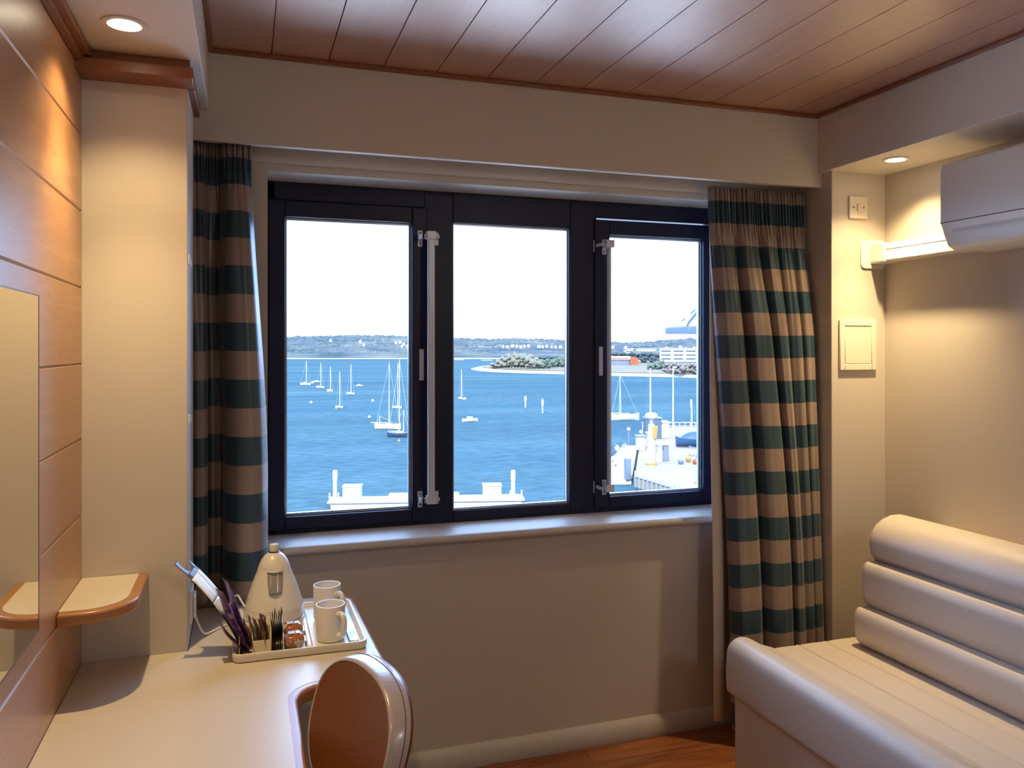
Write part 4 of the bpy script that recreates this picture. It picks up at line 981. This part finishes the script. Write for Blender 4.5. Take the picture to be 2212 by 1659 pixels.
for i, (x, y, c_, nm) in enumerate(((672, 871, OFFW, 'pale mooring buoy left below the moored sailboats'), (805, 867, OFFW, 'pale mooring buoy left of the two tall yachts'), (798, 902, OFFW, 'pale round buoy just off the stern of the white two-master'), (727, 883, YELL, 'yellow buoy beside the nearest sailboat of the left group'), (862, 954, YELL, 'yellow topped buoy in front of the navy hull'), (1004, 863, OFFW, 'pale buoy beside the small sailboat in the middle pane'), (710, 848, YELL, 'yellow buoy under the slim sailboat'), (675, 828, OFFW, 'small buoy left of the white motorboat'))):
    p = WP(x, y); d = p.x * SN + p.y * CS; r0 = 3.2 / FPX * d
    o = obj('mooring_buoy', MB().lathe([(0.3 * r0, -0.3 * r0), (0.9 * r0, 0.0), (1.0 * r0, 0.5 * r0), (0.8 * r0, 1.1 * r0), (0.25 * r0, 1.4 * r0), (0.1 * r0, 1.8 * r0)], (0, 0, 0), 14), c_); o.location = p
    tag(o, nm, 'buoy')
for (x, y0, y1, nm) in ((1135, 855, 881, 'white channel marker post, left of two'), (1172, 861, 893, 'white channel marker post, right of two')):
    p = WP(x, y1); d = p.x * SN + p.y * CS; h_ = (y1 - y0) / FPX * d; r0 = 1.3 / FPX * d
    r_ = empty('channel_marker', p, nm, 'marker post')
    obj('post', MB().tube([p - Vector((0, 0, 0.5)), p + Vector((0, 0, h_ * 0.6))], r0, 8), BWHITE, r_); obj('topmark', MB().lathe([(r0 * 1.5, h_ * 0.5), (r0 * 2.2, h_ * 0.62), (r0 * 2.0, h_ * 0.85), (r0 * 0.5, h_)], p, 10), BWHITE, r_)

# pontoon in front
a = WP(706, 1101); c_ = WP(1134, 1094); ux = (c_ - a).normalized(); uy = Vector((-ux.y, ux.x, 0))
Lp = (c_ - a).length
Mp = Matrix(((ux.x, uy.x, 0), (ux.y, uy.y, 0), (0, 0, 1)))
pn = empty('floating_pontoon', a, 'long white floating pontoon below the window', 'pontoon')
def PB(x0, x1, y0, y1, z0, z1): 
    q = MB().box(x0, x1, y0, y1, z0, z1); q.v = [Mp @ v + a for v in q.v]; return q
obj('float', PB(0.3, Lp - 0.3, 0.1, 2.6, -0.2, 0.42), OFFW, pn, bevel=0.03)
obj('deck', PB(0.0, Lp, 0.0, 2.7, 0.50, 0.62), BWHITE, pn, bevel=0.03)
obj('fender_rail', PB(0.1, Lp - 0.1, 0.05, 2.65, 0.42, 0.50), GREYM, pn)
obj('gangway', PB(5.2, 11.5, 1.3, 2.6, 0.62, 0.92), OFFW, pn, bevel=0.04)
def kiosk(px0, px1, nm, h):
    s0 = (px0 - 706) / (1134 - 706) * Lp; s1 = (px1 - 706) / (1134 - 706) * Lp
    r_ = empty('dock_locker', a + Mp @ Vector(((s0 + s1) / 2, 1.0, 0.62)), nm, 'dock box')
    obj('box', PB(s0, s1, 0.4, 1.7, 0.621, 0.62 + h), BWHITE, r_, bevel=0.03); obj('lid', PB(s0 - 0.06, s1 + 0.06, 0.34, 1.76, 0.62 + h, 0.62 + h + 0.09), OFFW, r_, bevel=0.02)
kiosk(738, 777, 'white storage box at the left end of the pontoon', 1.22); kiosk(1043, 1083, 'white storage box at the right end of the pontoon', 1.15)
def pile(px, nm, h):
    s0 = (px - 706) / (1134 - 706) * Lp; q = a + Mp @ Vector((s0, 2.9, 0))
    r_ = empty('mooring_pile', q, nm, 'mooring pile'); obj('shaft', MB().lathe([(0.20, -1.0), (0.20, h - 0.9), (0.23, h - 0.85), (0.23, h - 0.1), (0.12, h)], q, 14), BWHITE, r_)
    obj('collar', MB().lathe([(0.30, 0.45), (0.32, 0.5), (0.32, 0.62), (0.26, 0.66)], q, 14), GREYM, r_)
pile(714, 'white capped pile at the left end of the pontoon', 3.0); pile(1114, 'white capped pile at the right end of the pontoon', 2.8)
for i, (px, nm) in enumerate(((704, 'small white cleat post at the left tip of the pontoon'), (723, 'small white cleat post right of the left pile'), (1103, 'small white post left of the right pile'), (1128, 'small white post at the right tip of the pontoon'))):
    s0 = (px - 706) / (1134 - 706) * Lp + 0.1; q = a + Mp @ Vector((s0, 1.6, 0.621))
    tag(obj('cleat_post', MB().lathe([(0.09, 0), (0.07, 0.45), (0.10, 0.5), (0.02, 0.56)], q, 10), BWHITE), nm, 'post')

# quay
QZ = EYE - 12.6
qp = [WP(x, y, QZ) for x, y in ((1373, 1022), (1378, 985), (1386, 948), (1392, 926), (1470, 922), (1640, 925), (1700, 1150), (1600, 1105), (1515, 1064))]
qpoly = [(p.x, p.y) for p in qp]
struct('quay', MB().prism(qpoly, WZ - 1, QZ), extmat('bleached_concrete', (0.30, 0.245, 0.19), 0.9, 0.12, 0.4), 'bleached concrete quay at the right', smooth=0)
b = MB(); e0, e1 = qp[0], qp[8]; dv = (e1 - e0); n_ = 14
for i in range(n_ + 1):
    q = e0 + dv * (i / n_); b.tube([Vector((q.x, q.y - 0.02, WZ - 0.3)), Vector((q.x, q.y - 0.02, QZ - 0.15))], 0.16, 8)
struct('quay_sheet_piling', b, extmat('pale_sheet_piling', (0.22, 0.27, 0.30), 0.7, 0.1), 'ribbed sheet piling on the quay wall')
b = MB(); nrm2 = Vector((-dv.y, dv.x, 0)).normalized(); 
if nrm2.y < 0: nrm2 = -nrm2
o0 = e0 + nrm2 * 0.02; q4 = [o0 - nrm2 * 0.15, o0 + dv - nrm2 * 0.15, o0 + dv + nrm2 * 0.55, o0 + nrm2 * 0.55]
b.prism([(p.x, p.y) for p in q4], QZ - 0.35, QZ + 0.22)
struct('quay_kerb', b, extmat('white_kerb', (0.50, 0.47, 0.44), 0.8, 0.15, 2), 'white kerb along the quay edge', smooth=0)
o1 = e0 + dv * 0.62 + nrm2 * 2.2; q4 = [o1, o1 + dv * 0.8, o1 + dv * 0.8 + nrm2 * 0.4, o1 + nrm2 * 0.4]
tag(obj('yellow_kerb', MB().prism([(p.x, p.y) for p in q4], QZ, QZ + 0.14), YELL), 'weathered yellow kerb lying on the quay', 'kerb')
def at_q(px, py, z=QZ):
    p = WP(px, py, z); return p, p.x * SN + p.y * CS
def lamp_post(px, pyb, pyt, nm, arm=0, head=None):
    p, d = at_q(px, pyb); h_ = (pyb - pyt) / FPX * d; r0 = 1.5 / FPX * d
    r_ = empty('lamp_post', p, nm, 'lamp post'); obj('pole', MB().tube([p, p + Vector((0, 0, h_))], [r0 * 1.2, r0 * 0.8], 8), BWHITE, r_)
    if arm: obj('lamp_head', MB().box(p.x, p.x + arm / FPX * d, p.y - r0, p.y + r0, p.z + h_ - r0, p.z + h_ + r0), BWHITE, r_, bevel=0.02)
    if head: obj('sign_board', MB().box(p.x - 3 / FPX * d, p.x + 1 / FPX * d, p.y - .05, p.y + .05, p.z + h_ - head / FPX * d, p.z + h_), BWHITE, r_)
lamp_post(1405, 935, 795, 'tall white pole behind the white dock crane'); lamp_post(1454, 928, 793, 'tall white lamp post with a short arm at its top', arm=8); lamp_post(1494, 928, 863, 'shorter white post with a board at its top', head=16)
# globe lamps
for (x, yb, yt, nm) in ((1358, 970, 927, 'round white globe lamp on a grey post, left of two'), (1385, 972, 933, 'round white globe lamp on a grey post, right of two')):
    p, d = at_q(x, yb, WZ + 0.55); h_ = (yb - yt) / FPX * d; r0 = 4.2 / FPX * d
    r_ = empty('globe_lamp', p, nm, 'lamp post'); obj('pole', MB().tube([p, p + Vector((0, 0, h_))], r0 * 0.35, 8), GREYM, r_); obj('globe', MB().ball(p + Vector((0, 0, h_)), r0), BWHITE, r_)
# finger pontoon
fp = [WP(x, y, WZ + 0.5) for x, y in ((1280, 1036), (1364, 1036), (1371, 1000), (1377, 962), (1345, 962), (1325, 985), (1280, 995))]
tag(obj('finger_pontoon', MB().prism([(p.x, p.y) for p in fp], WZ - 0.4, WZ + 0.5), OFFW, bevel=0.04), 'white finger pontoon left of the quay wall', 'pontoon')
for i, (x, y, l, rot, nm) in enumerate(((1333, 972, 30, 1.1, 'small white boat crowded at the left end of the marina berths'), (1350, 968, 28, 1.4, 'small white boat between the two globe lamps'), (1328, 1006, 26, 0.9, 'small white boat lying against the finger pontoon'))):
    p, d = at_q(x, y, WZ + (0.5 if i != 0 else 0.5)); L_ = l / FPX * d
    r_ = empty('dinghy', (0, 0, 0), nm, 'boat'); h = hull_mesh(0.4, 0.16); h.v = [v * L_ for v in h.v]; obj('hull', h, BWHITE, r_, smooth=60)
    obj('console', MB().box(-0.12 * L_, 0.06 * L_, -0.08 * L_, 0.08 * L_, 0.14 * L_, 0.34 * L_), OFFW, r_, bevel=0.02)
    obj('rail', MB().tube([(-0.4 * L_, 0.12 * L_, 0.17 * L_), (-0.4 * L_, 0.12 * L_, 0.42 * L_), (0.1 * L_, 0.13 * L_, 0.42 * L_), (0.1 * L_, 0.13 * L_, 0.17 * L_)], 0.05, 6), GREYM, r_)
    r_.location = p + Vector((0, 0, 0.05)); r_.rotation_euler = (0, 0, rot)
for (x, yb, yt, w_, c_, nm) in ((1347, 1030, 968, 8, OFFW, 'cream square timber pile rising from the finger pontoon'), (1361, 1010, 963, 8, BWHITE, 'white square pile beside the cream one'), (1356, 1036, 990, 12, GREYM, 'grey-blue pile at the front of the finger pontoon')):
    p, d = at_q(x, yb, WZ + 0.5); h_ = (yb - yt) / FPX * d; s = w_ / 2 / FPX * d
    tag(obj('berth_pile', MB().box(p.x - s, p.x + s, p.y - s, p.y + s, p.z, p.z + h_), c_, bevel=0.04), nm, 'pile')
# dock crane
p, d = at_q(1407, 1004); s = d / FPX
r_ = empty('dock_crane', p, 'white boat hoist column with a yellow head on the quay', 'crane')
obj('column', MB().lathe([(9 * s, 0), (8.2 * s, 30 * s), (6.5 * s, 84 * s), (6.2 * s, 88 * s)], p, 16), BWHITE, r_, smooth=60)
obj('winch_head', MB().extrude([(p.x - 1 * s, p.z + 60 * s), (p.x + 8 * s, p.z + 53 * s), (p.x + 12 * s, p.z + 84 * s), (p.x - 1 * s, p.z + 84 * s)], p.y - 8.5 * s, p.y - 1 * s, 'XZ'), YELL, r_, bevel=0.05)
obj('neck', MB().lathe([(3.2 * s, 86 * s), (3.0 * s, 104 * s)], p, 12), OFFW, r_)
obj('cap', MB().lathe([(3 * s, 96 * s), (13 * s, 103 * s), (14 * s, 108 * s), (9 * s, 112 * s), (1 * s, 113 * s)], p, 18), BWHITE, r_, smooth=60)
obj('base_ring', MB().lathe([(12 * s, 0), (12 * s, 4 * s), (9 * s, 5 * s)], p, 16), YELL, r_)
def qbox(name, px0, px1, pyt, pyb, dep, m, nm, cat, z=QZ, lid=None):
    p, d = at_q((px0 + px1) / 2, pyb, z); s = d / FPX; hw_ = (px1 - px0) / 2 * s; h_ = (pyb - pyt) * s
    Mq = Matrix(((CS, SN, 0), (-SN, CS, 0), (0, 0, 1))); r_ = empty(name, p, nm, cat)
    q = MB().box(-hw_, hw_, 0, dep, 0, h_); q.v = [Mq @ v + p for v in q.v]; obj('body', q, m, r_, bevel=0.03)
    q = MB().box(-hw_ - 0.12, hw_ + 0.12, -0.12, dep + 0.12, h_, h_ + 0.16); q.v = [Mq @ v + p for v in q.v]; obj('lid', q, lid or BWHITE, r_, bevel=0.02)
qbox('harbour_hut', 1424, 1446, 914, 946, 2.5, BWHITE, 'white hut behind the boat hoist', 'hut')
qbox('storage_cabinet', 1418, 1431, 962, 998, 1.2, BWHITE, 'white cabinet at the foot of the boat hoist', 'cabinet')
qbox('waste_container', 1431, 1445, 962, 996, 1.5, GREYM, 'grey-blue container beside the white cabinet', 'container', lid=OFFW)
qbox('storage_crate', 1400, 1412, 938, 968, 1.5, OFFW, 'pale crate behind the hoist column', 'crate')
qbox('equipment_rack', 1376, 1394, 944, 972, 1.2, OFFW, 'white equipment rack at the corner of the quay', 'rack', lid=GREYM)
qbox('pump_cabin', 1395, 1429, 905, 948, 2.0, extmat('blue_grey_cabin', (0.07, 0.11, 0.15), 0.6), 'blue-grey cabin right behind the boat hoist head', 'cabin', lid=GREYM)
# railing
r0_ = empty('quay_railing', at_q(1450, 924)[0], 'white railing along the far side of the quay', 'railing')
pa, pb = at_q(1388, 928)[0], at_q(1640, 928)[0]
for k, z in enumerate((0.55, 1.1)):
    obj('rail', MB().tube([pa + Vector((0, 0, z)), pb + Vector((0, 0, z))], 0.06, 6), BWHITE, r0_)
for i in range(23):
    q = pa + (pb - pa) * (i / 22); obj('post', MB().tube([q, q + Vector((0, 0, 1.12))], 0.055, 6), BWHITE, r0_)
# covered boat on the quay
p, d = at_q(1505, 966); s = d / FPX
r_ = empty('covered_boat', p, 'boat under a blue tarpaulin standing on the quay', 'boat')
h = hull_mesh(0.36, 0.16); h.v = [Matrix.Rotation(-0.35, 3, 'Z') @ (v * 88 * s) + p + Vector((0, 0, 4 * s)) for v in h.v]; obj('hull', h, DBLUE, r_, smooth=60)
b = MB(); b.grid(lambda u, v: Matrix.Rotation(-0.35, 3, 'Z') @ Vector(((u - 0.5) * 80 * s, (v - 0.5) * 28 * s * (1 - (2 * u - 1) ** 4) , 13 * s + 17 * s * math.sin(math.pi * v) ** 0.8 * (1 - abs(2 * u - 1) ** 2.5))) + p + Vector((0, 0, 4 * s)), 20, 12)
obj('tarpaulin', b, DBLUE, r_, smooth=60)
obj('keel_block', MB().box(p.x - 20 * s, p.x + 20 * s, p.y - 2 * s, p.y + 2 * s, p.z, p.z + 5 * s), GREYM, r_)
for i, (x, y, c_, nm) in enumerate(((1487, 998, YELL, 'orange-yellow float on the quay, left of the pair'), (1502, 1003, ORANGE, 'orange float on the quay, right of the pair'), (1494, 985, OFFW, 'pale float behind the two orange floats'), (1509, 990, YELL, 'yellow float at the right behind the orange ones'), (1471, 1003, GREYM, 'grey bollard left of the orange floats'))):
    p, d = at_q(x, y); r1 = 6.0 / FPX * d
    tag(obj('fishing_float', MB().lathe([(0.5 * r1, 0), (r1, 0.6 * r1), (r1, 1.4 * r1), (0.4 * r1, 2.0 * r1)], p, 12), c_), nm, 'float')
# bay of the neighbouring wing
wg = empty('building_wing', (14, 13, 0), 'glazed canopy corner of the building just outside the right pane', 'building')
q0, q1 = P(1486, 718, Y=12.0), P(1524, 656, Y=12.0); q2 = P(1600, 718, Y=12.0)
th = 0.11
obj('canopy_deck', MB().box(q0.x, q2.x + 2, 12.0, 12.8, q0.z - 0.02, q0.z + th), extmat('blue_grey_deck', (0.085, 0.12, 0.21), 0.5), wg, bevel=0.03)
obj('canopy_strut', MB().tube([(q0.x + 0.02, 12.05, q0.z + th), (q0.x + 0.04, 12.05, q0.z + 0.16), (q1.x, 12.05, q1.z), (q1.x + 0.25, 12.05, q1.z + 0.42)], 0.022, 8), extmat('steel_blue', (0.04, 0.09, 0.12), 0.4), wg)
obj('glass_slope', MB().add([Vector((q0.x + 0.07, 12.1, q0.z + th)), Vector((q1.x + 0.07, 12.1, q1.z)), Vector((q1.x + 0.07, 12.7, q1.z)), Vector((q0.x + 0.07, 12.7, q0.z + th))], [(0, 1, 2, 3)]), GLASS, wg, solid=0.01)
obj('wing_wall', MB().box(q2.x + 1.2, q2.x + 6, 11.7, 13.4, WZ, 5.5), OFFW, wg)

# ------------------------------------------------------------------ world and sun
wd = bpy.data.worlds.new('sky'); SC.world = wd; wd.use_nodes = True; nt = wd.node_tree; nt.nodes.clear(); L = nt.links.new
bg = nt.nodes.new('ShaderNodeBackground'); ow = nt.nodes.new('ShaderNodeOutputWorld'); tc = nt.nodes.new('ShaderNodeTexCoord')
mp = nt.nodes.new('ShaderNodeMapping'); mp.inputs['Scale'].default_value = (1, 1, 4); n = nt.nodes.new('ShaderNodeTexNoise'); n.inputs['Scale'].default_value = 2.2; n.inputs['Detail'].default_value = 5
L(tc.outputs['Generated'], mp.inputs[0]); L(mp.outputs[0], n.inputs['Vector'])
rp = nt.nodes.new('ShaderNodeValToRGB'); rp.color_ramp.elements[0].position = 0.4; rp.color_ramp.elements[1].position = 0.65
rp.color_ramp.elements[0].color = (0.28, 0.50, 1.0, 1); rp.color_ramp.elements[1].color = (0.50, 0.68, 1.0, 1)
L(n.outputs[0], rp.inputs[0]); L(rp.outputs[0], bg.inputs[0]); bg.inputs[1].default_value = 7.8; L(bg.outputs[0], ow.inputs[0])
sl = bpy.data.lights.new('sun', 'SUN'); sl.energy = 11.0; sl.angle = R(0.6); sl.color = (1.0, 0.93, 0.82)
so_ = bpy.data.objects.new('sun', sl); COL.objects.link(so_); so_.rotation_euler = Vector((0.45, 0.75, -0.62)).to_track_quat('-Z', 'Y').to_euler()

# ------------------------------------------------------------------ camera
cd = bpy.data.cameras.new('camera'); cam = bpy.data.objects.new('camera', cd); COL.objects.link(cam)
cd.sensor_fit = 'HORIZONTAL'; cd.sensor_width = 36.0; cd.lens = FPX / IW * 36.0
cd.shift_y = -(IH / 2 - HZ) / IW
cd.clip_start = 0.02; cd.clip_end = 8000
cam.location = (0, 0, EYE); cam.rotation_euler = (R(90), 0, -YAW)
SC.camera = cam
SC.view_settings.view_transform = 'Standard'; SC.view_settings.look = 'None'; SC.view_settings.gamma = 1.0; SC.view_settings.exposure = 0.5
SC.view_settings.use_curve_mapping = False
SC.cycles.max_bounces = 12; SC.cycles.diffuse_bounces = 8; SC.cycles.transparent_max_bounces = 12
SC.cycles.use_denoising = True
SC.cycles.sample_clamp_indirect = 6.0
